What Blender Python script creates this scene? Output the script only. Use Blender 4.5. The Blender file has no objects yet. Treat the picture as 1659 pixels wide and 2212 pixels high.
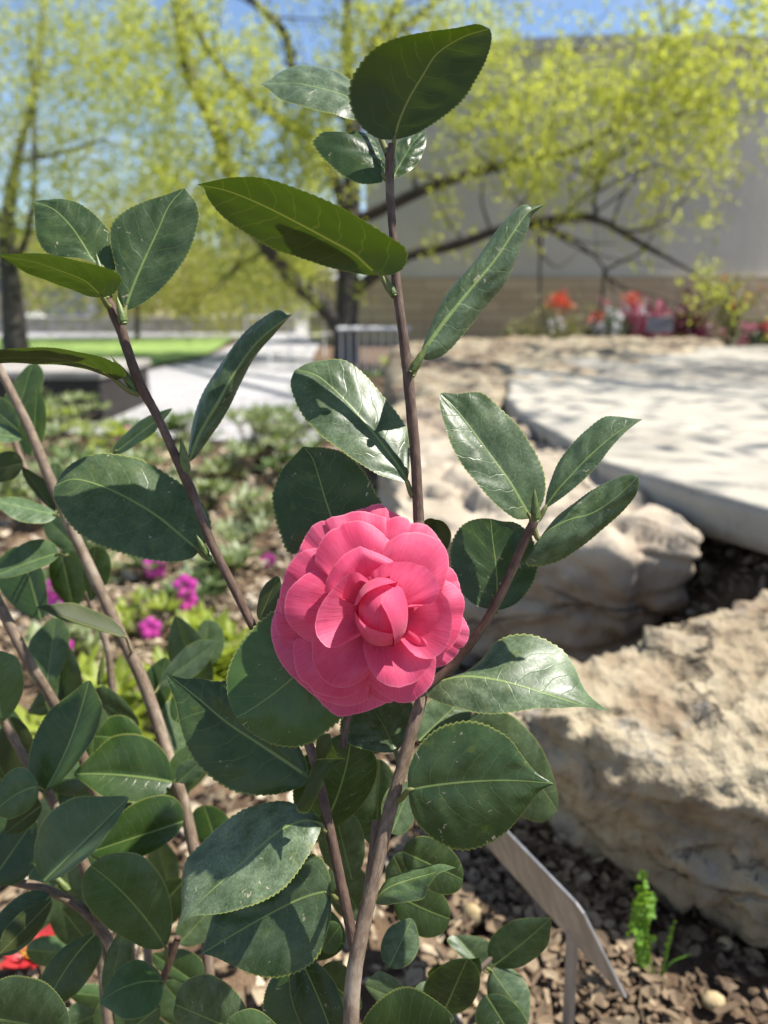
import bpy, bmesh, math, random
import numpy as np
from mathutils import Vector, noise as mnoise

C = bpy.context.scene.collection
SC = bpy.context.scene
R_ = math.radians
rng = np.random.default_rng(7)
random.seed(7)

# ------------------------------------------------------------------ camera, sky, sun, exposure
CAM_Z, PITCH, FOC = 0.70, R_(16.0), 1598.0          # lens centre 0.7 m above the bed, looking 16 degrees down
cam_d = bpy.data.cameras.new('camera'); cam = bpy.data.objects.new('camera', cam_d); C.objects.link(cam)
cam.location = (0, 0, CAM_Z); cam.rotation_euler = (R_(90) - PITCH, 0, 0)
cam_d.sensor_fit = 'VERTICAL'; cam_d.sensor_height = 36.0; cam_d.sensor_width = 27.0
cam_d.lens = 36.0 * FOC / 2212.0
cam_d.clip_start = 0.02; cam_d.clip_end = 2000
cam_d.dof.use_dof = True; cam_d.dof.focus_distance = 0.375
cam_d.dof.aperture_fstop = 6.3; cam_d.dof.aperture_blades = 0
SC.camera = cam

SUN = Vector((0.50, 0.05, 0.86)).normalized()
w = bpy.data.worlds.new('World'); SC.world = w; w.use_nodes = True
wn = w.node_tree; bg = wn.nodes['Background']
sky = wn.nodes.new('ShaderNodeTexSky'); sky.sky_type = 'NISHITA'; sky.sun_disc = False
sky.sun_elevation = math.asin(SUN.z); sky.sun_rotation = math.atan2(SUN.x, SUN.y)
sky.air_density = 0.9; sky.dust_density = 0.2; sky.ozone_density = 1.8; sky.altitude = 1000
# soft white clouds drifting over the blue
tcw = wn.nodes.new('ShaderNodeTexCoord'); mpw = wn.nodes.new('ShaderNodeMapping'); mpw.inputs['Scale'].default_value = (1.0, 1.0, 2.6); mpw.inputs['Location'].default_value = (.35, .1, .2)
cl = wn.nodes.new('ShaderNodeTexNoise'); cl.inputs['Scale'].default_value = 2.6; cl.inputs['Detail'].default_value = 7; cl.inputs['Roughness'].default_value = .6
cr = wn.nodes.new('ShaderNodeMapRange'); cr.interpolation_type = 'SMOOTHSTEP'; cr.inputs[1].default_value = .47; cr.inputs[2].default_value = .70; cr.inputs[4].default_value = .8
cm_ = wn.nodes.new('ShaderNodeMix'); cm_.data_type = 'RGBA'; cm_.inputs[7].default_value = (4.2, 4.25, 4.4, 1)
wn.links.new(tcw.outputs['Generated'], mpw.inputs[0]); wn.links.new(mpw.outputs[0], cl.inputs['Vector']); wn.links.new(cl.outputs[0], cr.inputs[0])
wn.links.new(cr.outputs[0], cm_.inputs[0]); wn.links.new(sky.outputs[0], cm_.inputs[6]); wn.links.new(cm_.outputs[2], bg.inputs[0])
bg.inputs[1].default_value = 0.09
sl = bpy.data.lights.new('sun', 'SUN'); sl.energy = 4.2; sl.angle = R_(0.55); sl.color = (1.0, 0.95, 0.87)
so = bpy.data.objects.new('sun', sl); C.objects.link(so); so.location = (3, 3, 9)
so.rotation_euler = SUN.to_track_quat('Z', 'Y').to_euler()
SC.view_settings.view_transform = 'Standard'; SC.view_settings.look = 'None'
SC.view_settings.exposure = 1.15; SC.view_settings.gamma = 1.0
SC.cycles.use_denoising = True
SC.cycles.max_bounces = 8; SC.cycles.transparent_max_bounces = 8
SC.cycles.sample_clamp_indirect = 6.0

# ------------------------------------------------------------------ helpers
CAM = np.array([0, 0, CAM_Z]); FW = np.array([0, math.cos(PITCH), -math.sin(PITCH)])
UP = np.array([0, math.sin(PITCH), math.cos(PITCH)]); RT = np.array([1.0, 0, 0])

def P(x, y, d):                                       # the world point seen at (x, y) at the distance d
    return CAM + FW * d + RT * ((x - 829.5) / FOC * d) - UP * ((y - 1106.0) / FOC * d)

def G(x, y, z=0.0):                                   # the world point seen at (x, y) on the level z
    r = FW + RT * ((x - 829.5) / FOC) - UP * ((y - 1106.0) / FOC)
    return CAM + r * ((z - CAM_Z) / r[2])

def nrm(v): return v / (np.linalg.norm(v) + 1e-12)

LOC = {}
def tag(o, label=None, cat=None, group=None, kind=None):
    if label: o['label'] = label
    if cat: o['category'] = cat
    if group: o['group'] = group
    if kind: o['kind'] = kind
    return o

def empty(name, loc, label, cat, group=None):
    o = bpy.data.objects.new(name, None); C.objects.link(o); o.location = tuple(float(a) for a in loc)
    o.empty_display_size = 0.05
    LOC[o.name] = np.array(loc, float)
    return tag(o, label, cat, group)

def mk(name, V, F, mat, parent=None, smooth=True, uv=None, tint=None, origin=None):
    V = np.asarray(V, float)
    org = LOC[parent.name] if parent else (np.zeros(3) if origin is None else np.asarray(origin, float))
    me = bpy.data.meshes.new(name)
    me.from_pydata((V - org).tolist(), [], F if isinstance(F, list) else F.tolist())
    if uv is not None:
        lay = me.uv_layers.new(name='UVMap')
        li = np.empty(len(me.loops), np.int32); me.loops.foreach_get('vertex_index', li)
        lay.data.foreach_set('uv', np.asarray(uv, np.float32)[li].ravel())
    if tint is not None:
        a = me.attributes.new('tint', 'FLOAT', 'POINT'); a.data.foreach_set('value', np.asarray(tint, np.float32))
    if smooth: me.polygons.foreach_set('use_smooth', np.ones(len(me.polygons), bool))
    me.materials.append(mat); me.update()
    o = bpy.data.objects.new(name, me); C.objects.link(o)
    if parent: o.parent = parent
    else: o.location = tuple(org)
    LOC[o.name] = org
    return o

def grid_faces(nu, nv, flip=False, close=False):
    f = []
    for i in range(nu - 1):
        for j in range(nv if close else nv - 1):
            k = (j + 1) % nv
            q = (i * nv + j, (i + 1) * nv + j, (i + 1) * nv + k, i * nv + k)
            f.append(q[::-1] if flip else q)
    return f

def merge(parts):                                     # [(V, F, uv)] -> one
    V, F, U, n = [], [], [], 0
    for v, f, u in parts:
        V.append(np.asarray(v)); U.append(np.asarray(u)); F += [tuple(i + n for i in q) for q in f]; n += len(v)
    return np.vstack(V), F, np.vstack(U)

def spline(pts, n):
    pts = np.asarray(pts, float)
    if len(pts) == 2:
        t = np.linspace(0, 1, n)[:, None]; return pts[0] * (1 - t) + pts[1] * t
    ext = np.vstack([2 * pts[0] - pts[1], pts, 2 * pts[-1] - pts[-2]])
    out = []; m = len(pts) - 1
    for t in np.linspace(0, m - 1e-6, n):
        i = int(t); u = t - i; a, b, c, d = ext[i:i + 4]
        out.append(.5 * (2 * b + (c - a) * u + (2 * a - 5 * b + 4 * c - d) * u * u + (3 * b - a - 3 * c + d) * u ** 3))
    return np.array(out)

def tube(pts, rad, n=40, sides=10, rough=0.0, cap=True, us=1.0):
    pr = spline(np.hstack([np.asarray(pts, float), np.asarray(rad, float)[:, None]]), n)
    p, r = pr[:, :3], np.maximum(pr[:, 3], 1e-5)
    tg = np.gradient(p, axis=0); V = []; U = []
    ref = np.array([0.3, 0.2, 0.93]); ln = 0
    nx = None
    for i in range(n):
        t = nrm(tg[i])
        nx = nrm(np.cross(t, ref)) if nx is None else nrm(nx - t * np.dot(nx, t))
        ny = np.cross(t, nx)
        if i: ln += np.linalg.norm(p[i] - p[i - 1])
        for k in range(sides):
            a = 2 * math.pi * k / sides
            rr = r[i] * (1 + (rough * (mnoise.noise(Vector(p[i] / max(r[i], .002) * .35 + np.array([k * .9, 0, 0]))) if rough else 0)))
            V.append(p[i] + (nx * math.cos(a) + ny * math.sin(a)) * rr); U.append((k / sides, ln * us))
    F = grid_faces(n, sides, close=True)
    if cap: F = F + [tuple(range(sides))[::-1], tuple(range((n - 1) * sides, n * sides))]
    return np.array(V), F, np.array(U)

# ------------------------------------------------------------------ materials
class NT:
    def __init__(s, name):
        s.m = bpy.data.materials.new(name); s.m.use_nodes = True; s.t = s.m.node_tree; s.t.nodes.clear()
        s.out = s.t.nodes.new('ShaderNodeOutputMaterial')
    def n(s, ty, props=None, **kw):
        x = s.t.nodes.new('ShaderNode' + ty)
        for k, v in (props or {}).items(): setattr(x, k, v)
        for k, v in kw.items():
            i = x.inputs[int(k[1:])] if k[0] == 'i' and k[1:].isdigit() else x.inputs[k.replace('_', ' ')]
            s.put(i, v)
        return x
    def put(s, i, v):
        if isinstance(v, bpy.types.NodeSocket): s.t.links.new(v, i)
        elif isinstance(v, bpy.types.Node): s.t.links.new(v.outputs[0], i)
        elif isinstance(v, (tuple, list)) and len(v) == 3 and i.type == 'RGBA': i.default_value = (*v, 1)
        else: i.default_value = v
    def ma(s, op, a, b=0.0, c=0.0):
        x = s.t.nodes.new('ShaderNodeMath'); x.operation = op
        for i, v in enumerate((a, b, c)): s.put(x.inputs[i], v)
        return x.outputs[0]
    def ss(s, v, lo, hi, a=0.0, b=1.0):
        x = s.t.nodes.new('ShaderNodeMapRange'); x.interpolation_type = 'SMOOTHSTEP'
        for i, q in enumerate((v, lo, hi, a, b)): s.put(x.inputs[i], q)
        return x.outputs[0]
    def mix(s, f, a, b, blend='MIX'):
        x = s.t.nodes.new('ShaderNodeMix'); x.data_type = 'RGBA'; x.blend_type = blend
        s.put(x.inputs[0], f); s.put(x.inputs[6], a); s.put(x.inputs[7], b)
        return x.outputs[2]
    def noise(s, vec, scale, detail=3.0, rough=.55):
        x = s.t.nodes.new('ShaderNodeTexNoise')
        if vec is not None: s.put(x.inputs['Vector'], vec)
        x.inputs['Scale'].default_value = scale; x.inputs['Detail'].default_value = detail; x.inputs['Roughness'].default_value = rough
        return x.outputs[0]
    def vor(s, vec, scale, feature='F1', out=0, rand=1.0):
        x = s.t.nodes.new('ShaderNodeTexVoronoi'); x.feature = feature
        s.put(x.inputs['Vector'], vec); x.inputs['Scale'].default_value = scale; x.inputs['Randomness'].default_value = rand
        return x.outputs[out]
    def obj(s): return s.n('TexCoord').outputs['Object']
    def uvc(s): return s.n('TexCoord').outputs['UV']
    def map(s, vec, scale): 
        x = s.n('Mapping', Vector=vec); x.inputs['Scale'].default_value = scale; return x.outputs[0]
    def prop(s, name): return s.n('Attribute', {'attribute_type': 'OBJECT', 'attribute_name': name}).outputs['Fac']
    def bump(s, h, st, dist=.001):
        return s.n('Bump', Height=h, Strength=st, Distance=dist).outputs[0]
    def fin(s, sh): s.t.links.new(sh if isinstance(sh, bpy.types.NodeSocket) else sh.outputs[0], s.out.inputs[0]); return s.m
    def bsdf(s, **kw): return s.n('BsdfPrincipled', **kw)

def leaf_mat():
    s = NT('camellia leaf')
    uv = s.uvc(); sep = s.n('SeparateXYZ', Vector=uv); x = sep.outputs[0]; t = sep.outputs[1]
    ax = s.ma('ABSOLUTE', x)
    rnd = s.n('ObjectInfo').outputs['Random']
    off = s.n('CombineXYZ', X=s.ma('MULTIPLY', rnd, 37.0), Y=s.ma('MULTIPLY', rnd, 91.0))
    vec = s.n('VectorMath', {'operation': 'ADD'}, i0=uv, i1=off).outputs[0]
    wob = s.noise(vec, 7.0, 2.0)
    # side veins bowing towards the tip
    bow = s.ma('MULTIPLY_ADD', s.ma('MULTIPLY', ax, ax), 1.5, s.ma('MULTIPLY', ax, .45))
    ph = s.ma('ADD', s.ma('MULTIPLY', s.ma('SUBTRACT', t, bow), 8.5), s.ma('MULTIPLY', s.ma('SIGN', x), .23))
    ph = s.ma('ADD', ph, s.ma('MULTIPLY', wob, .9))
    dist = s.ma('ABSOLUTE', s.ma('SUBTRACT', s.ma('FRACT', ph), .5))
    vein = s.ma('MULTIPLY', s.ss(dist, .0, .055, 1.0, 0.0), s.ss(ax, .18, .30, 1.0, .2))
    wv = s.n('VectorMath', {'operation': 'ADD'}, i0=vec, i1=s.n('CombineXYZ', X=s.ma('MULTIPLY', wob, .05), Y=s.ma('MULTIPLY', wob, .08)).outputs[0]).outputs[0]
    cell = s.vor(wv, 17.0, 'DISTANCE_TO_EDGE')
    ret = s.ss(cell, 0.0, .07, 1.0, 0.0)
    rib = s.ss(ax, s.ma('MULTIPLY_ADD', t, -.005, .006), s.ma('MULTIPLY_ADD', t, -.008, .0125), 1.0, 0.0)
    # colours
    big = s.noise(vec, 3.0, 4.0); fine = s.noise(vec, 60.0, 3.0)
    col = s.mix(s.ss(big, .35, .7), (.016, .038, .008), (.040, .074, .014))
    col = s.mix(s.ma('MULTIPLY', rnd, .55), col, (.022, .048, .018))
    col = s.mix(s.prop('tone'), col, (.055, .115, .022))
    col = s.mix(s.ma('MULTIPLY', vein, .30), col, (.12, .19, .06))
    col = s.mix(s.ma('MULTIPLY', ret, .10), col, (.10, .16, .06))
    dn = s.ma('MULTIPLY', s.ss(s.noise(vec, 6.0, 6.0, .7), .18, .85), s.ss(fine, .35, .65, .6, 1.0))
    col = s.mix(s.ma('MULTIPLY', dn, s.prop('dust')), col, (.25, .33, .20))
    # scale insects / scars : little pale flecks
    wv2 = s.n('VectorMath', {'operation': 'ADD'}, i0=vec, i1=s.n('CombineXYZ', X=s.ma('MULTIPLY', s.noise(vec, 11.0, 2.0), .30), Y=s.ma('MULTIPLY', s.noise(vec, 8.0, 2.0), .22)).outputs[0]).outputs[0]
    sv = s.map(wv2, (17.0, 12.0, 1.0))
    sc_d = s.vor(sv, 1.0, 'F1'); sc_c = s.n('SeparateColor', i0=s.vor(sv, 1.0, 'F1', 1))
    rad = s.ma('MULTIPLY_ADD', sc_c.outputs[1], .16, .08)
    fleck = s.ma('MULTIPLY', s.ss(sc_d, s.ma('MULTIPLY', rad, .5), rad, 1.0, 0.0), s.ss(sc_c.outputs[0], .50, .54))
    fleck = s.ma('MULTIPLY', fleck, s.ss(s.noise(vec, 5.0, 3.0), .32, .50))
    col = s.mix(s.ma('MULTIPLY', fleck, s.ma('MULTIPLY', s.prop('spot'), s.ma('MULTIPLY_ADD', sc_c.outputs[2], .5, .5))), col, (.50, .43, .30))
    col = s.mix(s.ma('MULTIPLY', rib, .85), col, (.22, .30, .09))
    edge = s.n('Attribute', {'attribute_name': 'tint'}).outputs['Fac']
    col = s.mix(s.ma('MULTIPLY', s.ss(edge, .955, .995), .75), col, (.30, .33, .08))
    spk = s.ma('MULTIPLY', s.ss(s.noise(vec, 130.0, 2.0), .60, .70), s.ss(s.noise(vec, 7.0, 3.0), .42, .62))
    col = s.mix(s.ma('MULTIPLY', spk, s.ma('MULTIPLY_ADD', s.prop('dust'), .45, .08)), col, (.42, .42, .32))
    yl = s.ma('MULTIPLY', s.ss(s.noise(vec, 9.0, 4.0), .58, .72), s.ma('MULTIPLY', s.prop('spot'), .35))
    col = s.mix(yl, col, (.13, .15, .02))
    under = s.mix(s.ss(big, .3, .7), (.030, .042, .008), (.045, .058, .012))
    under = s.mix(s.ma('MULTIPLY', vein, .18), under, (.13, .16, .05))
    under = s.mix(s.ma('MULTIPLY', rib, .9), under, (.20, .21, .07))
    under = s.mix(s.ma('MULTIPLY', s.ss(edge, .955, .995), .6), under, (.30, .33, .08))
    bf = s.n('NewGeometry').outputs['Backfacing']
    c = s.mix(bf, col, under)
    h = s.ma('ADD', s.ma('MULTIPLY', vein, -.6), s.ma('MULTIPLY', ret, -.10))
    h = s.ma('ADD', h, s.ma('MULTIPLY', s.noise(vec, 26.0, 3.0), .5))
    h = s.ma('ADD', h, s.ma('MULTIPLY', rib, .8))
    bp = s.bump(h, s.ma('MULTIPLY_ADD', bf, -.10, .22), .0008)
    rough = s.ma('MULTIPLY_ADD', s.ma('MULTIPLY', dn, s.prop('dust')), .35, s.ma('MULTIPLY_ADD', fine, .12, .24))
    rough = s.ma('MULTIPLY_ADD', bf, .28, rough)
    pb = s.bsdf(Base_Color=c, Roughness=rough, Normal=bp)
    pb.inputs['Specular IOR Level'].default_value = .42
    trc = s.mix(s.ma('MAXIMUM', rib, s.ma('MULTIPLY', vein, .6)), (.080, .150, .006), (.18, .24, .02))
    tr = s.n('BsdfTranslucent', Color=trc)
    return s.fin(s.n('MixShader', i0=.20, i1=pb.outputs[0], i2=tr.outputs[0]))

def petal_mat():
    s = NT('camellia petal')
    uv = s.uvc(); sep = s.n('SeparateXYZ', Vector=uv); x, t = sep.outputs[0], sep.outputs[1]
    rnd = s.n('ObjectInfo').outputs['Random']
    z = s.ma('MULTIPLY', rnd, 53.0)
    # fanning veins : noise stretched along the petal, across the angle from its claw
    vv = s.n('CombineXYZ', X=s.ma('MULTIPLY', x, 84.0), Y=s.ma('MULTIPLY', t, 2.6), Z=z)
    n1 = s.noise(vv, 1.0, 4.0, .6)
    vein = s.ss(n1, .50, .66)
    blot = s.noise(s.n('CombineXYZ', X=s.ma('MULTIPLY', x, 2.0), Y=s.ma('MULTIPLY', t, 2.0), Z=z), 1.3, 3.0)
    col = s.mix(s.ss(blot, .35, .7), (.71, .082, .19), (.82, .145, .27))
    col = s.mix(s.ma('MULTIPLY', vein, .36), col, (.74, .06, .15))
    edge = s.n('Attribute', {'attribute_name': 'tint'}).outputs['Fac']
    col = s.mix(s.ma('MULTIPLY', s.ss(edge, .93, 1.0), .45), col, (.95, .42, .52))
    fl = s.vor(s.n('CombineXYZ', X=s.ma('MULTIPLY', x, 14.0), Y=s.ma('MULTIPLY', t, 14.0), Z=z), 1.0)
    col = s.mix(s.ma('MULTIPLY', s.ss(fl, .03, .07, 1.0, 0.0), .5), col, (.95, .62, .55))
    h = s.ma('ADD', s.ma('MULTIPLY', n1, .6), s.ma('MULTIPLY', blot, 1.2))
    pb = s.bsdf(Base_Color=col, Roughness=.52, Normal=s.bump(h, .35, .0012))
    pb.inputs['Specular IOR Level'].default_value = .35
    pb.inputs['Sheen Weight'].default_value = .15
    tr = s.n('BsdfTranslucent', Color=s.mix(vein, (.94, .19, .36), (.86, .09, .23)))
    return s.fin(s.n('MixShader', i0=.42, i1=pb.outputs[0], i2=tr.outputs[0]))

def bark_mat(name, a, b, c, su=5.0, sv=90.0, bs=.5, dist=.0006):
    s = NT(name)
    uv = s.uvc(); o = s.obj()
    n1 = s.noise(s.map(uv, (su, sv, 1)), 1.6, 4.0, .65)
    n2 = s.noise(o, 40.0, 4.0)
    col = s.mix(s.ss(n1, .35, .68), a, b); col = s.mix(s.ss(n2, .52, .70, 0, .8), col, c)
    sep = s.n('SeparateXYZ', Vector=uv)
    ln = s.noise(s.map(uv, (su * 2.4, sv * .25, 1)), 2.0, 3.0)
    col = s.mix(s.ss(ln, .58, .66, 0, .55), col, tuple(q * .45 for q in a))
    h = s.ma('ADD', n1, s.ma('MULTIPLY', ln, -.8))
    return s.fin(s.bsdf(Base_Color=col, Roughness=.75, Normal=s.bump(h, bs, dist)))

def plain(name, a, b, scale=8.0, rough=.8, bs=.3, dist=.004, metal=0.0, detail=5.0):
    s = NT(name); o = s.obj(); n1 = s.noise(o, scale, detail, .6)
    return s.fin(s.bsdf(Base_Color=s.mix(s.ss(n1, .35, .66), a, b), Roughness=rough, Metallic=metal,
                        Normal=s.bump(s.noise(o, scale * 5, 4.0), bs, dist)))

def foliage(name, a, b, tr, k=.45, scale=1.2, rough=.5):
    s = NT(name)
    n1 = s.noise(s.obj(), scale, 3.0); ti = s.n('Attribute', {'attribute_name': 'tint'}).outputs['Fac']
    f = s.ma('ADD', s.ma('MULTIPLY', s.ss(n1, .35, .65), .5), s.ma('MULTIPLY', ti, .5))
    pb = s.bsdf(Base_Color=s.mix(f, a, b), Roughness=rough)
    t_ = s.n('BsdfTranslucent', Color=tr)
    return s.fin(s.n('MixShader', i0=k, i1=pb.outputs[0], i2=t_.outputs[0]))

def stone_mat(name, a, b, c, scale=7.0, bs=.9, dist=.012, grime=.55):
    s = NT(name); o = s.obj()
    n1 = s.noise(o, scale, 7.0, .62); n2 = s.noise(o, scale * 5.5, 5.0, .65); n3 = s.noise(o, scale * .35, 3.0); n4 = s.noise(o, scale * 1.3, 6.0, .7)
    pit = s.vor(o, scale * 6.0)
    wv = s.n('VectorMath', {'operation': 'ADD'}, i0=s.map(o, (1, 1, 3.2)), i1=s.n('CombineXYZ', X=s.ma('MULTIPLY', n1, .12), Y=s.ma('MULTIPLY', n3, .2), Z=s.ma('MULTIPLY', n1, .25)).outputs[0]).outputs[0]
    crk = s.ss(s.vor(wv, scale * .42, 'DISTANCE_TO_EDGE'), .0, .035, 1.0, 0.0)
    crk = s.ma('MULTIPLY', crk, s.ss(n3, .45, .6))
    col = s.mix(s.ss(n1, .36, .66), a, b); col = s.mix(s.ss(n3, .48, .64, 0, .75), col, c)
    col = s.mix(s.ss(n4, .56, .68, 0, grime), col, (.25, .245, .225))
    col = s.mix(s.ss(n2, .56, .74, 0, .6), col, tuple(q * .42 for q in c))
    col = s.mix(s.ma('MULTIPLY', crk, .7), col, tuple(q * .35 for q in c))
    h = s.ma('ADD', s.ma('MULTIPLY', n1, 1.0), s.ma('ADD', s.ma('MULTIPLY', n2, .5), s.ma('ADD', s.ma('MULTIPLY', pit, .35), s.ma('MULTIPLY', crk, -1.2))))
    return s.fin(s.bsdf(Base_Color=col, Roughness=.9, Normal=s.bump(h, bs, dist)))

def soil_mat():
    s = NT('soil'); o = s.obj()
    n1 = s.noise(o, 9.0, 6.0, .65); n2 = s.noise(o, 60.0, 5.0, .7)
    col = s.mix(s.ss(n1, .35, .65), (.085, .052, .030), (.19, .122, .070)); col = s.mix(s.ss(n2, .5, .72, 0, .7), col, (.19, .13, .085))
    return s.fin(s.bsdf(Base_Color=col, Roughness=.95, Normal=s.bump(s.ma('ADD', n1, n2), 1.0, .012)))

def chip_mat():
    s = NT('bark chips'); o = s.obj(); ti = s.n('Attribute', {'attribute_name': 'tint'}).outputs['Fac']
    r = s.n('ValToRGB', Fac=ti); e = r.color_ramp.elements
    e[0].position = 0; e[0].color = (.060, .038, .022, 1); e[1].position = 1; e[1].color = (.62, .53, .41, 1)
    for p_, c_ in ((.3, (.13, .088, .050, 1)), (.55, (.26, .19, .115, 1)), (.8, (.43, .35, .23, 1))):
        q = e.new(p_); q.color = c_
    n = s.noise(o, 90.0, 4.0)
    return s.fin(s.bsdf(Base_Color=s.mix(s.ss(n, .4, .7, 0, .5), r.outputs[0], (.10, .06, .04)), Roughness=.85, Normal=s.bump(n, .6, .002)))

M = dict(
    leaf=leaf_mat(), petal=petal_mat(),
    twig=bark_mat('young reddish bark', (.065, .036, .024), (.125, .076, .050), (.20, .15, .115)),
    stem=bark_mat('grey brown bark', (.13, .088, .060), (.23, .17, .115), (.33, .27, .20)),
    bud=plain('green bud scale', (.075, .11, .022), (.13, .17, .04), 120, .45, .3, .0006),
    trunk=bark_mat('dark tree bark', (.030, .024, .018), (.060, .048, .036), (.085, .075, .06), 6, 6, .9, .02),
    crown=foliage('young yellow green leaves', (.17, .215, .04), (.44, .46, .09), (.64, .69, .10), .5),
    crown_b=foliage('pale green leaves', (.14, .175, .04), (.36, .38, .085), (.54, .58, .09), .5),
    crown_far=foliage('far spring leaves', (.15, .17, .045), (.36, .34, .095), (.48, .48, .09), .45),
    soil=soil_mat(), chips=chip_mat(),
    rock=stone_mat('rough limestone', (.24, .185, .115), (.40, .34, .23), (.17, .11, .065), 9.0, 1.0, .018),
    rock_b=stone_mat('smooth limestone', (.34, .28, .205), (.45, .385, .295), (.26, .195, .135), 6.0, .8, .010),
    slab=stone_mat('flagstone', (.34, .315, .26), (.42, .385, .315), (.29, .255, .20), 3.0, .5, .006, .4),
    metal=None)
def metal_mat():
    s = NT('weathered tag metal'); o = s.obj()
    n1 = s.noise(s.map(o, (40, 40, 6)), 2.0, 4.0); 
    return s.fin(s.bsdf(Base_Color=s.mix(s.ss(n1, .35, .65), (.31, .305, .30), (.44, .435, .43)), Metallic=.6, Roughness=.42, Normal=s.bump(n1, .15, .0004)))
M['metal'] = metal_mat()

# ------------------------------------------------------------------ setting : ground, path, lawn
def hgt(x, y):
    def st(a, b, v): u = np.clip((v - a) / (b - a), 0, 1); return u * u * (3 - 2 * u)
    return .25 * st(.42, .66, x) * st(.98, 1.2, y) * (1 - st(7, 9, y))
def ground():
    n = 240
    u = np.linspace(-1, 1, n); xs = np.sinh(u * 6.2) * .36; ys = np.sinh(u * 6.2) * .36 + 1.4
    X, Y = np.meshgrid(xs, ys, indexing='ij')
    Z = hgt(X, Y)
    for i in range(n):
        for j in range(n):
            if abs(X[i, j]) < 4 and -1 < Y[i, j] < 6:
                Z[i, j] += .012 * mnoise.noise(Vector((X[i, j] * 9, Y[i, j] * 9, 0))) + .006 * mnoise.noise(Vector((X[i, j] * 30, Y[i, j] * 30, 3)))
    V = np.stack([X.ravel(), Y.ravel(), Z.ravel() - .012], 1)
    tag(mk('ground', V, grid_faces(n, n), M['soil']), 'brown garden soil of the planting bed', 'ground', kind='structure')
ground()
def sheet(name, poly, z, mat, label, cat, kind='structure', thick=None):
    n = len(poly); V = [(x, y, z) for x, y in poly]; F = [tuple(range(n))]
    return tag(mk(name, V, F, mat, smooth=False), label, cat, kind=kind)
def paver_mat():
    s = NT('pale pavers'); o = s.obj()
    b = s.n('TexBrick', {'offset': .5}, Vector=s.map(o, (1, 1, 1)), Color1=(.33, .32, .32), Color2=(.43, .42, .42), Mortar=(.22, .21, .21))
    b.inputs['Scale'].default_value = 2.2; b.inputs['Mortar Size'].default_value = .015
    n1 = s.noise(o, 3.0, 5.0)
    return s.fin(s.bsdf(Base_Color=s.mix(s.ss(n1, .4, .7, 0, .3), b.outputs[0], (.40, .39, .38)), Roughness=.85))
M['paver'] = paver_mat()
M['turf'] = plain('lawn turf', (.13, .22, .045), (.26, .36, .09), 3, .9, .8, .02)
sheet('path', [(-1.55, 3.9), (-.35, 3.6), (-.05, 4.6), (-.55, 6.6), (-.9, 9.5), (-1.2, 16), (-2.6, 16), (-2.2, 9.0), (-2.6, 6.2), (-3.4, 4.6), (-2.6, 4.2)], .016, M['paver'], 'pale paved garden path curving away to the left', 'path')
sheet('paved_terrace', [(-30, 14.1), (-2.7, 14.1), (-2.6, 16.05), (2, 16.05), (2, 40), (-40, 40)], .013, M['paver'], 'pale paved terrace beyond the lawn', 'terrace')
sheet('lawn', [(-9, 7.3), (-2.6, 7.5), (-2.25, 9.5), (-2.75, 14), (-10, 14)], .03, M['turf'], 'bright green lawn beside the pale path', 'lawn')

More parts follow.
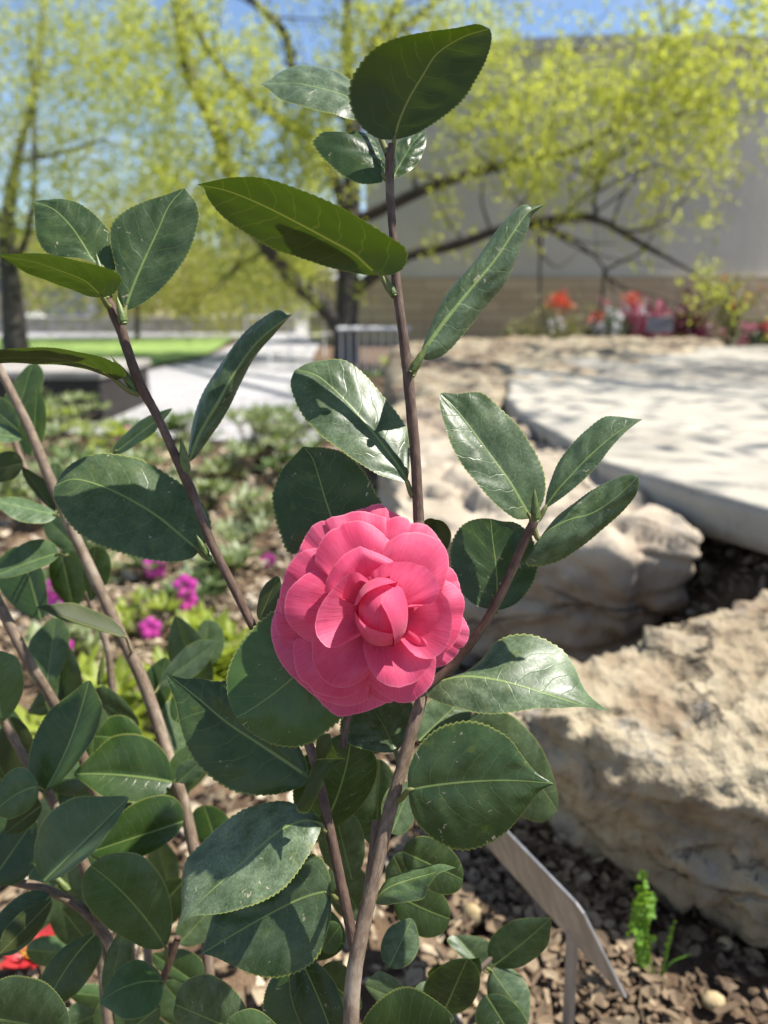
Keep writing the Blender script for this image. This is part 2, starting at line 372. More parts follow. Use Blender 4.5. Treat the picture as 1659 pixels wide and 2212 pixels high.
# ------------------------------------------------------------------ boulders and slab
def boulder(name, pts, mat, label, cat='boulder', voxel=.022, amp=.02, fr=5.0, amp2=.008, fr2=22.0, smooth_it=2, cracks=0.0, sharp=0, prism=False, facet=None):
    bm = bmesh.new()
    vs = [bm.verts.new(p) for p in pts]
    if prism:
        k = len(vs) // 2; bm.faces.new(vs[:k]); bm.faces.new(vs[k:][::-1])
        for i in range(k): bm.faces.new((vs[i], vs[i + k], vs[(i + 1) % k + k], vs[(i + 1) % k]))
        bmesh.ops.recalc_face_normals(bm, faces=bm.faces[:]); bmesh.ops.triangulate(bm, faces=bm.faces[:])
    else: bmesh.ops.convex_hull(bm, input=bm.verts[:])
    me = bpy.data.meshes.new(name + '_hull'); bm.to_mesh(me); bm.free()
    tmp = bpy.data.objects.new(name + '_hull', me); C.objects.link(tmp)
    md = tmp.modifiers.new('r', 'REMESH'); md.mode = 'VOXEL'; md.voxel_size = voxel
    if sharp: md.mode = 'SHARP'; md.octree_depth = sharp; md.scale = .98; md.sharpness = 1.0; md.use_remove_disconnected = False
    dg = bpy.context.evaluated_depsgraph_get(); dg.update()
    m2 = bpy.data.meshes.new_from_object(tmp.evaluated_get(dg))
    bpy.data.objects.remove(tmp); bpy.data.meshes.remove(me)
    bm = bmesh.new(); bm.from_mesh(m2); bpy.data.meshes.remove(m2)
    for _ in range(smooth_it): bmesh.ops.smooth_vert(bm, verts=bm.verts[:], factor=.5, use_axis_x=True, use_axis_y=True, use_axis_z=True)
    bm.normal_update()
    for v in bm.verts:
        c = v.co; n = v.normal.copy()
        d = amp * mnoise.fractal(c * fr, 1.0, 2.0, 3) + amp2 * mnoise.fractal(c * fr2, .9, 2.1, 4)
        if facet:
            q_ = c * facet[1] + Vector((mnoise.noise(c * facet[1] * 1.3), mnoise.noise(c * facet[1] * 1.3 + Vector((5, 2, 1))), 0)) * .35; q_.z *= 2.2
            ds = mnoise.voronoi(q_)[0]; d += facet[0] * (min(1, (ds[1] - ds[0]) * 5) - .7) + facet[0] * .8 * mnoise.cell(q_ * .9)
        if cracks:
            k = abs(mnoise.noise(Vector((c.x * 1.5, c.y * 1.5, c.z * 11.0)) + Vector((3, 1, 7))))
            d -= cracks * max(0, 1 - k * 9)
        v.co = c + n * d
    me = bpy.data.meshes.new(name); bm.to_mesh(me); bm.free()
    ctr = np.mean(np.array(pts), 0); ctr[2] = 0
    me.transform(__import__('mathutils').Matrix.Translation(-Vector(ctr)))
    me.polygons.foreach_set('use_smooth', np.ones(len(me.polygons), bool)); me.materials.append(mat)
    o = bpy.data.objects.new(name, me); C.objects.link(o); o.location = ctr
    return tag(o, label, cat)

_cr = [(1030, 1520, .235), (1184, 1549, .23), (1369, 1575, .21), (1447, 1649, .18), (1507, 1720, .15), (1574, 1839, .10), (1659, 1939, .06), (1790, 2100, .0)]
_ba = [(1100, 1700), (1205, 1757), (1280, 1828), (1384, 1861), (1459, 1917), (1540, 1946), (1659, 2010), (1790, 2120)]
_pts = [tuple(G(*q)) for q in _cr] + [tuple(G(x, y, z)) for x, y in _ba for z in (.02, -.06)] + [tuple(G(*q)) for q in ((1060, 1490, .245), (1250, 1442, .25), (1450, 1362, .255), (1659, 1277, .265))]
_pts += [(1.2, 1.25, .30), (1.25, .6, .24), (1.0, .40, .08), (1.2, 1.25, -.06), (1.2, .4, -.06), (.40, 1.0, -.06), (.2, .95, -.06)]
boulder('boulder', _pts, M['rock'], 'rough pale limestone boulder in front, beside the metal plant tag', voxel=.009, amp=.012, fr=6, amp2=.013, fr2=36, smooth_it=0, facet=(.011, 9.0))
_top = [G(*q) for q in ((860, 1135, .27), (1000, 1160, .275), (1130, 1172, .27), (1300, 1190, .265), (1450, 1215, .27), (1538, 1205, .29), (1528, 1175, .305), (1470, 1125, .32), (1390, 1078, .33), (1282, 1012, .345), (1180, 930, .35), (1110, 900, .355), (880, 880, .345), (830, 1000, .31))]
_mid = [G(*q) for q in ((1505, 1250, .21), (1470, 1295, .17), (1350, 1275, .17), (1180, 1270, .17), (1000, 1250, .17), (850, 1230, .17))]
_low = [G(*q) for q in ((1405, 1358, .07), (1330, 1408, .04), (1250, 1440, .02), (1100, 1430, .02), (900, 1400, .02))]
boulder('boulder', [tuple(q) for q in _top + _mid + _low] + [(q[0], q[1] + .02, -.06) for q in _low] + [(.5, 2.4, -.05), (-.02, 2.4, -.05), (.5, 1.6, -.05)],
        M['rock_b'], 'broad flat boulder just behind the pink flower, overlapped by the slab', voxel=.011, amp=.010, fr=4.0, amp2=.008, fr2=24, cracks=.028, smooth_it=0, facet=(.017, 5.0))
boulder('boulder', [(.02, 2.62, .28), (.36, 2.55, .34), (.50, 3.2, .355), (.68, 4.0, .36), (.05, 3.2, .32), (.1, 4.0, .36), (.05, 5.2, .385), (.5, 5.9, .40), (2.6, 6.3, .41), (2.6, 5.75, .38), (1.1, 5.4, .38), (.0, 2.7, -.05), (.5, 2.7, -.05), (.9, 3.6, -.05), (2.6, 5.9, -.05), (2.6, 6.3, -.05), (.0, 5.4, -.05)],
        M['rock'], 'crusty low rim of rock along the far edge of the slab', voxel=.035, amp=.04, fr=3, amp2=.03, fr2=9)
def slab_top():
    edge = [(.98, .72), (.80, .93), (.645, 1.13), (.56, 1.29), (.50, 1.42), (.46, 1.53), (.45, 1.75), (.43, 2.0), (.41, 2.22), (.43, 2.6), (.54, 3.2), (.72, 4.0), (.98, 4.7), (1.3, 5.3), (2.2, 5.6), (3.8, 5.6), (4.2, 3.0), (3.4, .9), (2.0, .55)]
    pts = [(x, y, .372) for x, y in edge] + [(x + .008, y + .012, .292) for x, y in edge]
    return boulder('stone_slab', pts, M['slab'], 'large flat pale flagstone slab with a thick cut edge', 'slab', amp=.007, fr=2.5, amp2=.004, fr2=12, smooth_it=0, sharp=8, prism=True)
slab_top()
boulder('boulder', [(.80, 1.75, .0), (1.2, 1.5, .0), (2.5, 1.4, .0), (3.6, 2.0, 0), (3.6, 5, 0), (.9, 4.5, 0), (.7, 2.4, 0), (.82, 1.8, .265), (1.2, 1.55, .265), (2.5, 1.45, .265), (3.5, 2.0, .265), (3.5, 5, .265), (.9, 4.5, .265), (.72, 2.4, .265)],
        M['rock_b'], 'shaded stone footing under the cut edge of the flagstone slab', voxel=.04, amp=.03, fr=3, amp2=.01, fr2=12)

# ------------------------------------------------------------------ mulch, twigs, pebbles (uncountable)
def mulch():
    bx = np.array([(x, y, z) for x in (-.5, .5) for y in (-.5, .5) for z in (-.5, .5)])
    bf = [(0, 1, 3, 2), (4, 6, 7, 5), (0, 4, 5, 1), (2, 3, 7, 6), (0, 2, 6, 4), (1, 5, 7, 3)]
    V, F, T, n = [], [], [], 0
    def put(v, f, t):
        nonlocal n
        V.append(v); F.extend(tuple(i + n for i in q) for q in f); T.append(np.full(len(v), t)); n += len(v)
    zones = [(4200, .02, .30, .35, 1.3, .62), (3800, .26, 1.0, .30, 1.1, .55), (9000, -1.5, .1, .3, 2.0, .75), (5200, -2.6, .1, 1.6, 4.4, 1.25), (1500, .4, .9, .9, 1.5, .7)]
    oc = bmesh.new(); bmesh.ops.create_icosphere(oc, subdivisions=1, radius=.5); pv = np.array([v.co[:] for v in oc.verts]); pf = [tuple(v.index for v in f.verts) for f in oc.faces]; oc.free()
    for zi, (cnt, x0, x1, y0, y1, k) in enumerate(zones):
        for _ in range(cnt):
            x, y = rng.uniform(x0, x1), rng.uniform(y0, y1); z = float(hgt(x, y))
            a = rng.uniform(0, 6.28); ty = rng.random()
            b, c_ = rng.normal(0, .35), rng.normal(0, .35)
            ca, sa = math.cos(a), math.sin(a)
            Rz = np.array([[ca, -sa, 0], [sa, ca, 0], [0, 0, 1]]); Rx = np.array([[1, 0, 0], [0, math.cos(b), -math.sin(b)], [0, math.sin(b), math.cos(b)]]); Ry = np.array([[math.cos(c_), 0, math.sin(c_)], [0, 1, 0], [-math.sin(c_), 0, math.cos(c_)]])
            Rm = Rz @ Ry @ Rx
            if ty < (.30 if zi < 2 else .50):
                s = np.array([rng.gamma(3, .007) + .006, rng.uniform(.004, .012), rng.uniform(.002, .005)]) * k
                v = (bx + rng.normal(0, .09, bx.shape)) * s; f = bf; t = rng.beta(2, 2.2)
            elif ty < (.72 if zi < 2 else .78):                               # curled dead leaf
                L, Wd = rng.uniform(.015, .045) * k, rng.uniform(.006, .018) * k; cu = rng.uniform(-.9, .9)
                q = []
                for i in range(4):
                    tt = i / 3; ww = Wd * (math.sin(math.pi * (tt * .9 + .05)))
                    for sgn in (-1, 0, 1): q.append((L * (tt - .5), ww * sgn, abs(sgn) * ww * cu + .012 * k * cu * (tt - .5) ** 2 + .004))
                v = np.array(q); f = grid_faces(4, 3); t = rng.uniform(.45, 1.0)
            else:
                s = np.array([rng.gamma(2.5, .0035) + .003, rng.gamma(2.5, .003) + .003, rng.gamma(2, .0025) + .002]) * k
                v = pv * (1 + rng.normal(0, .07, pv.shape)) * s * 1.5; f = pf; t = rng.beta(1.6, 2)
            t = t * (.66, .46, 1.0, 1.0, .9)[zi] + (0, 0, .06, .10, 0)[zi]
            put(v @ Rm.T + np.array([x, y, z + rng.uniform(-.004, .012)]), f, t)
    o = mk('bark_mulch', np.vstack(V), F, M['chips'], smooth=False, tint=np.concatenate(T))
    tag(o, 'brown bark chips, dead leaves and grit covering the bed', 'mulch', kind='stuff')
mulch()
M['pebble'] = plain('yellow pebble', (.34, .25, .12), (.46, .37, .22), 60, .7, .5, .002)
def pebble(px, py, r, sq, label):
    c = G(px, py, .0); bm = bmesh.new(); bmesh.ops.create_icosphere(bm, subdivisions=3, radius=1)
    V = np.array([v.co[:] for v in bm.verts]); F = [tuple(v.index for v in f.verts) for f in bm.faces]; bm.free()
    V = V * np.array([r, r * .8, r * sq]) * (1 + .12 * np.array([mnoise.noise(Vector(v * 1.7) + Vector((px, 0, 0))) for v in V])[:, None])
    tag(mk('pebble', V + c + np.array([0, 0, r * sq * .55]), F, M['pebble'], origin=c), label, 'pebble', 'pale pebbles on the mulch')
pebble(1018, 1990, .012, 1.3, 'upright yellow pebble right of the small dark camellia leaves')
pebble(1255, 2010, .009, .8, 'small tan pebble just right of the metal tag corner')
pebble(1540, 2170, .012, .7, 'yellowish pebble at the bottom right among the mulch')
pebble(1565, 2045, .009, .9, 'round buff pebble right of the green seedling')
pebble(965, 2140, .009, .8, 'pale pebble left of the low camellia shoot')

# ------------------------------------------------------------------ metal plant tag
def plant_tag():
    p1, p2, p3 = np.array([.061, .695, .22]), np.array([.162, .495, .22]), np.array([.203, .478, .14])
    dn = p3 - p2; nn = nrm(np.cross(p1 - p2, dn))
    rt = empty('plant_tag', G(1220, 2212), 'grey brown metal plant tag on a stake, seen from behind', 'plant tag')
    a = nrm(p2 - p1)
    poly = [p1, p2 - a * .006, p2 + dn * .06, p3 - dn * .05, p3 - a * .006, p1 + dn]
    th = nn * .0011
    V = [q + th for q in poly] + [q - th for q in poly]; n = len(poly)
    F = [tuple(range(n)), tuple(range(2 * n - 1, n - 1, -1))] + [(i, i + n, (i + 1) % n + n, (i + 1) % n) for i in range(n)]
    mk('plate', V, F, M['metal'], rt, smooth=False)
    top = p1 + dn + (p2 - p1) * .72 - dn * .12
    bot = np.array([top[0] + .012, top[1] + .02, -.05]); s = np.array([.0052, -.002, 0]); f = np.array([.0004, .0012, 0])
    off = f * 2.2
    V = []
    for q in (top + off, bot + off): V += [q - s - f, q + s - f, q + s + f, q - s + f]
    mk('stake', V, [(0, 1, 5, 4), (1, 2, 6, 5), (2, 3, 7, 6), (3, 0, 4, 7), (0, 3, 2, 1), (4, 5, 6, 7)], M['metal'], rt, smooth=False)
plant_tag()

# ------------------------------------------------------------------ camellia : leaf, stem, bud builders
SH = dict(ov=(.48, .66), el=(.50, .56), ro=(.42, .45), ac=(.55, .8), la=(.6, .66), br=(.42, .60), ob=(.62, .46))
TIP = dict(ov=.42, el=.28, ro=.05, ac=.5, la=.35, br=.45, ob=.05)
STEMS = []                                            # (px, py, depth) samples of every stem, for rooting leaves
def near_depth(x, y):
    a = np.array(STEMS); i = np.argmin((a[:, 0] - x) ** 2 + (a[:, 1] - y) ** 2); return float(a[i, 2])

def stem(parent, pts, mat='stem', n=60, name='stem', rough=.12, sides=12):
    q = spline(np.array([(x, y, d, wpx) for x, y, d, wpx in pts]), 40)
    STEMS.extend((a, b, c) for a, b, c, _ in q)
    p3 = [P(x, y, d) for x, y, d, _ in pts]; rad = [wpx * d / FOC / 2 for _, _, d, wpx in pts]
    V, F, U = tube(p3, rad, n, sides, rough)
    return mk(name, V, F, M[mat], parent, uv=U)

def leaf(parent, B, T, L, R, mid=(0, 0), d=None, dT=0., dL=0., dR=0., dM=0., sh='ov', top=True, pet=None, bulge=.05,
         dust=.25, spot=.6, tone=0., fine=True, wave=.008, notch=None, label=None, tipcurl=0.0):
    if d is None: d = near_depth(*(pet or B))
    dT, dL, dR, dM = dT / 100, dL / 100, dR / 100, dM / 100
    B3, T3 = P(*B, d), P(*T, d + dT)
    M3 = P((B[0] + T[0]) / 2 + mid[0], (B[1] + T[1]) / 2 + mid[1], d + dT / 2 + dM)
    K = 2 * M3 - .5 * (B3 + T3)
    bz = lambda t: (1 - t) ** 2 * B3 + 2 * t * (1 - t) * K + t * t * T3
    a, b = SH[sh]; tm = a / (a + b); mx = tm ** a * (1 - tm) ** b
    m0 = bz(tm); dm = float(np.dot(m0 - CAM, FW))
    LV, RV = P(*L, dm + dL) - m0, P(*R, dm + dR) - m0
    ln = np.linalg.norm(T3 - B3); ax = nrm(T3 - B3)
    nu, ns = (120, 8) if fine else (34, 5)
    nt = 30; ph = rng.uniform(0, 6.28, 4)
    vn = nrm(np.cross(LV - RV, ax))
    if np.dot(vn, CAM - m0) < 0: vn = -vn
    V, U, E = [], [], []
    S = np.concatenate([-np.linspace(1, 0, ns)[:-1], np.linspace(0, 1, ns)])
    for i in range(nu):
        t = i / (nu - 1); te = min(max(t, 1e-4), 1 - 1e-4)
        wd = te ** a * (1 - te) ** b / mx
        if t > .62: k_ = (t - .62) / .38; wd *= 1 - TIP[sh] * k_ * k_ * (3 - 2 * k_)
        m = bz(t)
        if tipcurl and t > .75: m = m + vn * ln * tipcurl * (t - .75) ** 2 * 6
        for s in S:
            sv = LV if s < 0 else RV
            q = abs(s); ww = wd
            if fine and q > .99:
                ww *= 1 + (.030 * ((t * nt) % 1.0) - .010)
            if notch and (s < 0) == (notch[0] < 0) and q > .55:
                ww *= 1 - notch[3] * math.exp(-((t - notch[1]) / notch[2]) ** 2) * (q - .55) / .45
            hn = np.cross(sv, ax); hn = hn / (np.linalg.norm(hn) + 1e-9)
            if np.dot(hn, vn) < 0: hn = -hn
            off = bulge * np.linalg.norm(sv) * 4 * q * (1 - q) * wd
            off += wave * ln * q * q * (math.sin(t * 9 + ph[0] + (2 if s < 0 else 0)) + .6 * math.sin(t * 17 + ph[1] + s)) * wd
            V.append(m + sv * (ww * q) + hn * off)
            U.append((s * wd * .26, t)); E.append(q if .02 < t else 0)
    nv = len(S); F = grid_faces(nu, nv)
    V = np.array(V)
    # face the upper side the right way
    i0 = (int(nu * tm) * nv)
    nsum = np.zeros(3)
    for k in (nv // 4, nv // 2 - 1, nv // 2, 3 * nv // 4):
        q = (i0 + k, i0 + nv + k, i0 + nv + k + 1, i0 + k + 1); nsum += np.cross(V[q[2]] - V[q[0]], V[q[3]] - V[q[1]])
    faces_cam = np.dot(nsum, CAM - m0) > 0
    if faces_cam != top: F = [f[::-1] for f in F]
    parts = [(V, F, np.array(U))]
    if pet:
        N3 = P(*pet, near_depth(*pet)) if STEMS else P(*pet, d)
        e = bz(.06); pr = max(ln * .012, .0007)
        pm = (N3 + B3) / 2 + np.array([0, 0, -.002])
        tv, tf, tu = tube([N3, pm, B3, e], [pr * 1.35, pr * 1.1, pr * .9, pr * .55], 14, 8)
        tu = np.stack([np.zeros(len(tu)), np.full(len(tu), .02)], 1); parts.append((tv, tf, tu)); E += [0] * len(tv)
    VV, FF, UU = merge(parts)
    o = mk('leaf', VV, FF, M['leaf'], parent, uv=UU, tint=E)
    o['dust'] = float(dust); o['spot'] = float(spot); o['tone'] = float(tone)
    if label: o['label'] = label
    return o

def resample(pts, n, ends=None):
    q = spline(np.asarray(pts, float), 160); l = np.concatenate([[0], np.cumsum(np.linalg.norm(np.diff(q, axis=0), axis=1))]); l /= l[-1]
    t = np.linspace(0, 1, n)
    return np.stack([np.interp(t, l, q[:, k]) for k in range(q.shape[1])], 1)
def bigleaf(parent, mid, A, Bd, d=None, dT=0., dA=0., dB=0., dM=0., top=True, pet=None, bulge=.05, dust=.25, spot=.6, tone=0., wave=.006, label=None, pow_=1.0, teeth=.03):
    """a near leaf : midrib and both margins as they run in space (dT, dA, dB, dM : how far tip, margins and midrib lie behind the base, cm)"""
    if d is None: d = near_depth(*(pet or mid[0]))
    nu, ns = 132, 9; T = np.linspace(0, 1, nu)
    env = np.sin(np.pi * np.clip(T, 0, 1)) ** .8
    dm = d + (dT * T + dM * env) / 100
    m2, a2, b2 = resample(mid, nu), resample(A, nu), resample(Bd, nu)
    m = np.array([P(*q, k) for q, k in zip(m2, dm)])
    a = np.array([P(*q, k) for q, k in zip(a2, dm + dA * env / 100)]); b = np.array([P(*q, k) for q, k in zip(b2, dm + dB * env / 100)])
    ln = np.linalg.norm(np.diff(m, axis=0), axis=1).sum(); ph = rng.uniform(0, 6.28, 4)
    S = np.concatenate([-np.linspace(1, 0, ns)[:-1], np.linspace(0, 1, ns)]); nt = 34
    V, U, E = [], [], []; nv = len(S)
    for i in range(nu):
        t = T[i]; ax = nrm(m[min(i + 1, nu - 1)] - m[max(i - 1, 0)])
        for s in S:
            q = abs(s); sv = (a[i] if s < 0 else b[i]) - m[i]; L = np.linalg.norm(sv)
            hn = np.cross(sv, ax); hn = hn / (np.linalg.norm(hn) + 1e-9)
            if np.dot(hn, CAM - m[i]) < 0: hn = -hn
            ww = q
            if q > .99: ww *= 1 + min(teeth * 1.4, .0015 / max(L, 1e-4)) * (((t * nt) % 1.0) - .35)
            off = bulge * L * 4 * q * (1 - q)
            off += wave * ln * q * q * env[i] * (math.sin(t * 8 + ph[0] + (2 if s < 0 else 0)) + .6 * math.sin(t * 17 + ph[1] + s))
            off += .0008 * q * (1 - q) * 4 * mnoise.noise(Vector(((t - q * .25) * 9 + ph[2] * 3, q * 2.0 * (1 if s < 0 else -1), ph[3]))) * env[i] * 2
            V.append(m[i] + sv * ww + hn * off); U.append((s * L / ln, t)); E.append(q if .02 < t else 0)
    V = np.array(V); F = grid_faces(nu, nv); nsum = np.zeros(3)
    for i in range(10, nu - 10, 8):
        for k in range(0, nv - 1, 2): q = (i * nv + k, (i + 1) * nv + k, (i + 1) * nv + k + 1, i * nv + k + 1); nsum += np.cross(V[q[2]] - V[q[0]], V[q[3]] - V[q[1]])
    if (np.dot(nsum, CAM - m[nu // 2]) > 0) != top: F = [f[::-1] for f in F]
    parts = [(V, F, np.array(U))]
    if pet:
        N3 = P(*pet, near_depth(*pet)); pr = .0013; j = int(nu * .05)
        tv, tf, tu = tube([N3, (N3 + m[0]) / 2 + np.array([0, 0, -.0012]), m[0], m[j]], [pr * 1.4, pr * 1.15, pr * .95, pr * .4], 16, 8)
        tu = np.stack([np.zeros(len(tu)), np.full(len(tu), .02)], 1); parts.append((tv, tf, tu)); E += [0] * len(tv)
    VV, FF, UU = merge(parts); o = mk('leaf', VV, FF, M['leaf'], parent, uv=UU, tint=E)
    o['dust'] = float(dust); o['spot'] = float(spot); o['tone'] = float(tone)
    if label: o['label'] = label
    return o

def bud(parent, B, T, wpx, d=None, dT=0., name='bud'):
    if d is None: d = near_depth(*B)
    b, t = P(*B, d), P(*T, d + dT / 100); ln = np.linalg.norm(t - b); r = wpx * d / FOC / 2; parts = []
    ax = nrm(t - b); u = nrm(np.cross(ax, FW)); v = np.cross(ax, u)
    core = tube([b, b + (t - b) * .3, b + (t - b) * .65, t], [r * .7, r * .9, r * .6, r * .05], 16, 10); parts.append(core)
    for k in range(9):                                # overlapping scales winding up the bud
        a0 = k * 2.4; h0 = .02 + .07 * k; rr = r * (1.02 - .055 * k); Vv, Uu = [], []
        for i in range(7):
            s = i / 6; h = h0 + s * .36; prof = math.sin(math.pi * min(.98, .22 + h * .78)) ** .6
            wa = 1.05 * (1 - s ** 2) + .02
            for j in range(5):
                an = a0 + (j - 2) / 2 * wa
                Vv.append(b + ax * ln * h + (u * math.cos(an) + v * math.sin(an)) * rr * (prof * (1.08 - .15 * s) + .03)); Uu.append((j / 4, s))
        parts.append((np.array(Vv), grid_faces(7, 5), np.array(Uu)))
    VV, FF, UU = merge(parts)
    return mk(name, VV, FF, M['bud'], parent, uv=UU)

cm = empty('camellia_shrub', G(760, 2330, 0) * np.array([1, 1, 0]), 'sharp camellia shrub bearing the large open pink flower', 'shrub')
# stems : centre, left, right arm, trunk
D0 = .385
stem(cm, [(905, 1135, D0, 24), (898, 1000, D0, 23), (888, 880, D0, 23), (879, 790, D0, 23), (868, 700, D0, 21), (856, 610, D0, 21), (850, 520, D0, 18), (843, 420, D0, 19), (842, 345, D0, 20), (846, 312, D0, 15)], 'twig', 90)
stem(cm, [(765, 2330, .365, 39), (758, 2212, .367, 36), (768, 2080, .37, 35), (800, 1930, .375, 32), (835, 1780, .38, 30), (868, 1660, .385, 28), (895, 1560, .388, 27), (915, 1480, .392, 25), (925, 1330, .395, 23), (905, 1125, .385, 22)], 'stem', 90)
stem(cm, [(915, 1490, .39, 22), (975, 1440, .39, 20), (1020, 1385, .388, 20), (1060, 1325, .386, 20), (1100, 1245, .384, 20), (1130, 1175, .382, 21), (1150, 1135, .38, 21), (1158, 1115, .38, 14)], 'twig', 60)
stem(cm, [(772, 2075, .372, 25), (752, 1980, .372, 24), (735, 1900, .374, 23), (712, 1790, .378, 22), (690, 1690, .384, 22), (668, 1610, .39, 21), (600, 1450, .398, 20), (545, 1350, .40, 19), (500, 1260, .40, 19), (455, 1170, .40, 20), (430, 1100, .40, 19), (402, 1035, .40, 22), (370, 965, .398, 19), (340, 900, .396, 19), (305, 835, .394, 22), (280, 770, .392, 21), (262, 715, .39, 22), (245, 675, .388, 22), (232, 645, .387, 16)], 'twig', 140)
stem(cm, [(740, 1615, .39, 15), (752, 1550, .392, 15), (790, 1440, .385, 16), (815, 1340, .38, 18)], 'twig', 20, 'flower_stalk')
stem(cm, [(795, 1930, .380, 24), (806, 1840, .383, 20), (812, 1772, .386, 18)], 'stem', 20)

# upper centre leaves
BL_ = bigleaf
BL_(cm, [(852, 302), (862, 262), (885, 210), (915, 160), (945, 115), (1000, 80), (1058, 62)], [(852, 302), (820, 300), (790, 283), (765, 252), (754, 205), (765, 160), (800, 112), (850, 85), (910, 72), (985, 60), (1030, 52), (1058, 62)],
    [(852, 302), (870, 298), (905, 285), (960, 250), (1000, 215), (1035, 160), (1055, 115), (1062, 80), (1058, 62)], dT=-2.2, dA=-1.0, dB=-.2, top=False, pet=(846, 345), bulge=-.05, tone=.3, label='broad leaf at the top, its olive underside showing')
BL_(cm, [(800, 232), (740, 205), (690, 190), (640, 180), (600, 180), (562, 181)], [(800, 232), (775, 195), (755, 172), (720, 152), (680, 141), (640, 142), (600, 160), (578, 177), (562, 181)],
    [(800, 232), (780, 252), (755, 258), (720, 247), (680, 238), (640, 225), (605, 212), (580, 192), (562, 181)], d=.40, dT=1.0, dA=1.6, dB=-1.2, dust=.8, pet=(838, 335), label='narrow grey green leaf pointing left at the top')
BL_(cm, [(827, 376), (822, 345), (812, 312), (800, 291)], [(827, 376), (826, 392), (815, 396), (790, 398), (765, 393), (740, 380), (715, 360), (695, 340), (680, 320), (674, 304), (684, 294), (696, 285), (712, 287), (724, 291), (738, 291), (748, 290), (765, 284), (780, 285), (800, 291)],
    [(827, 376), (833, 360), (826, 330), (810, 302), (800, 291)], dT=2.0, dA=-.6, dB=.8, spot=.9, dust=.05, pet=(838, 385), bulge=.08, label='small glossy dark leaf with a bitten edge')
BL_(cm, [(848, 386), (870, 345), (895, 305), (920, 283)], [(848, 386), (848, 350), (853, 318), (870, 300), (895, 288), (920, 283)], [(848, 386), (865, 382), (885, 370), (908, 342), (920, 310), (920, 283)], d=.397, dT=2.0, dA=.6, dB=-.4, dust=.3, pet=(842, 380))
BL_(cm, [(823, 596), (800, 580), (760, 545), (700, 512), (640, 480), (560, 440), (490, 412), (424, 399)], [(823, 596), (850, 592), (872, 578), (880, 552), (868, 530), (830, 505), (780, 475), (730, 445), (680, 420), (620, 397), (560, 384), (500, 384), (455, 392), (424, 399)],
    [(823, 596), (800, 594), (760, 588), (700, 575), (640, 555), (590, 538), (540, 510), (500, 482), (470, 455), (448, 425), (440, 405), (424, 399)], dT=-1.5, dA=-1.8, dB=1.4, top=False, pet=(853, 640), bulge=-.06, tone=.2, label='long leaf seen from below, reaching left')
BL_(cm, [(905, 770), (935, 728), (975, 675), (1020, 620), (1070, 560), (1110, 500), (1140, 460), (1176, 441)], [(905, 770), (915, 745), (935, 690), (960, 640), (985, 605), (1020, 565), (1060, 520), (1095, 475), (1125, 445), (1140, 443), (1150, 448), (1176, 441)],
    [(905, 770), (925, 778), (960, 765), (1000, 720), (1035, 680), (1070, 640), (1100, 600), (1125, 545), (1140, 500), (1146, 470), (1160, 455), (1176, 441)], dT=2.0, dA=1.2, dB=1.0, pet=(890, 812), dust=.65, bulge=.14, wave=.009, label='upright folded leaf right of the centre stem')
BL_(cm, [(880, 1042), (862, 1010), (830, 965), (790, 915), (740, 860), (690, 815), (648, 800), (636, 800)], [(880, 1042), (884, 1010), (884, 960), (878, 925), (850, 880), (810, 835), (775, 800), (740, 778), (700, 778), (665, 785), (645, 795), (636, 800)],
    [(880, 1042), (850, 1036), (815, 1025), (780, 1003), (740, 975), (700, 945), (665, 910), (645, 880), (632, 850), (628, 825), (636, 800)], dT=2.4, dA=1.3, dB=-1.2, pet=(893, 1072), dust=.6, bulge=.05, label='broad shiny leaf left of the centre stem')
BL_(cm, [(735, 1180), (715, 1115), (700, 1070), (690, 1035), (675, 990), (655, 964)], [(735, 1180), (790, 1150), (822, 1090), (812, 1065), (790, 1025), (765, 995), (735, 975), (700, 967), (672, 966), (655, 964)],
    [(735, 1180), (680, 1190), (628, 1196), (608, 1160), (595, 1120), (588, 1075), (597, 1040), (612, 1010), (635, 985), (655, 964)], d=.40, dT=.8, dA=-.3, dB=-.3, dust=.05, spot=1.0, bulge=-.04, wave=.012, label='dark dotted leaf tucked above the flower')
# right arm
BL_(cm, [(1147, 1120), (1130, 1090), (1100, 1040), (1060, 985), (1020, 930), (985, 885), (950, 850)], [(1147, 1120), (1170, 1090), (1178, 1050), (1172, 1010), (1150, 965), (1120, 920), (1085, 885), (1050, 855), (1025, 847), (990, 851), (960, 848), (950, 850)],
    [(1147, 1120), (1120, 1122), (1100, 1112), (1060, 1080), (1025, 1040), (1000, 1005), (975, 960), (960, 915), (951, 880), (950, 850)], dT=1.0, dA=.5, dB=-.9, pet=(1150, 1130), dust=.5, spot=1.0, label='broad leaf left of the slim green bud')
BL_(cm, [(1176, 1100), (1200, 1065), (1240, 1020), (1290, 970), (1340, 930), (1388, 906)], [(1176, 1100), (1182, 1060), (1200, 1010), (1225, 975), (1260, 935), (1300, 903), (1330, 899), (1365, 903), (1388, 906)],
    [(1176, 1100), (1200, 1085), (1245, 1050), (1290, 1005), (1320, 970), (1350, 935), (1370, 918), (1388, 906)], dT=.4, dA=1.4, dB=-.8, pet=(1157, 1125), dust=.6, spot=.9, bulge=.10)
BL_(cm, [(1165, 1165), (1190, 1142), (1230, 1122), (1280, 1108), (1330, 1075), (1379, 1030)], [(1165, 1165), (1180, 1145), (1205, 1115), (1240, 1085), (1290, 1052), (1335, 1032), (1365, 1024), (1379, 1030)],
    [(1165, 1165), (1150, 1185), (1136, 1215), (1150, 1223), (1175, 1222), (1210, 1210), (1250, 1185), (1295, 1150), (1340, 1110), (1370, 1075), (1380, 1050), (1379, 1030)], dT=-1.0, dA=1.6, dB=.4, pet=(1152, 1138), dust=.65, spot=1.0, bulge=.10)
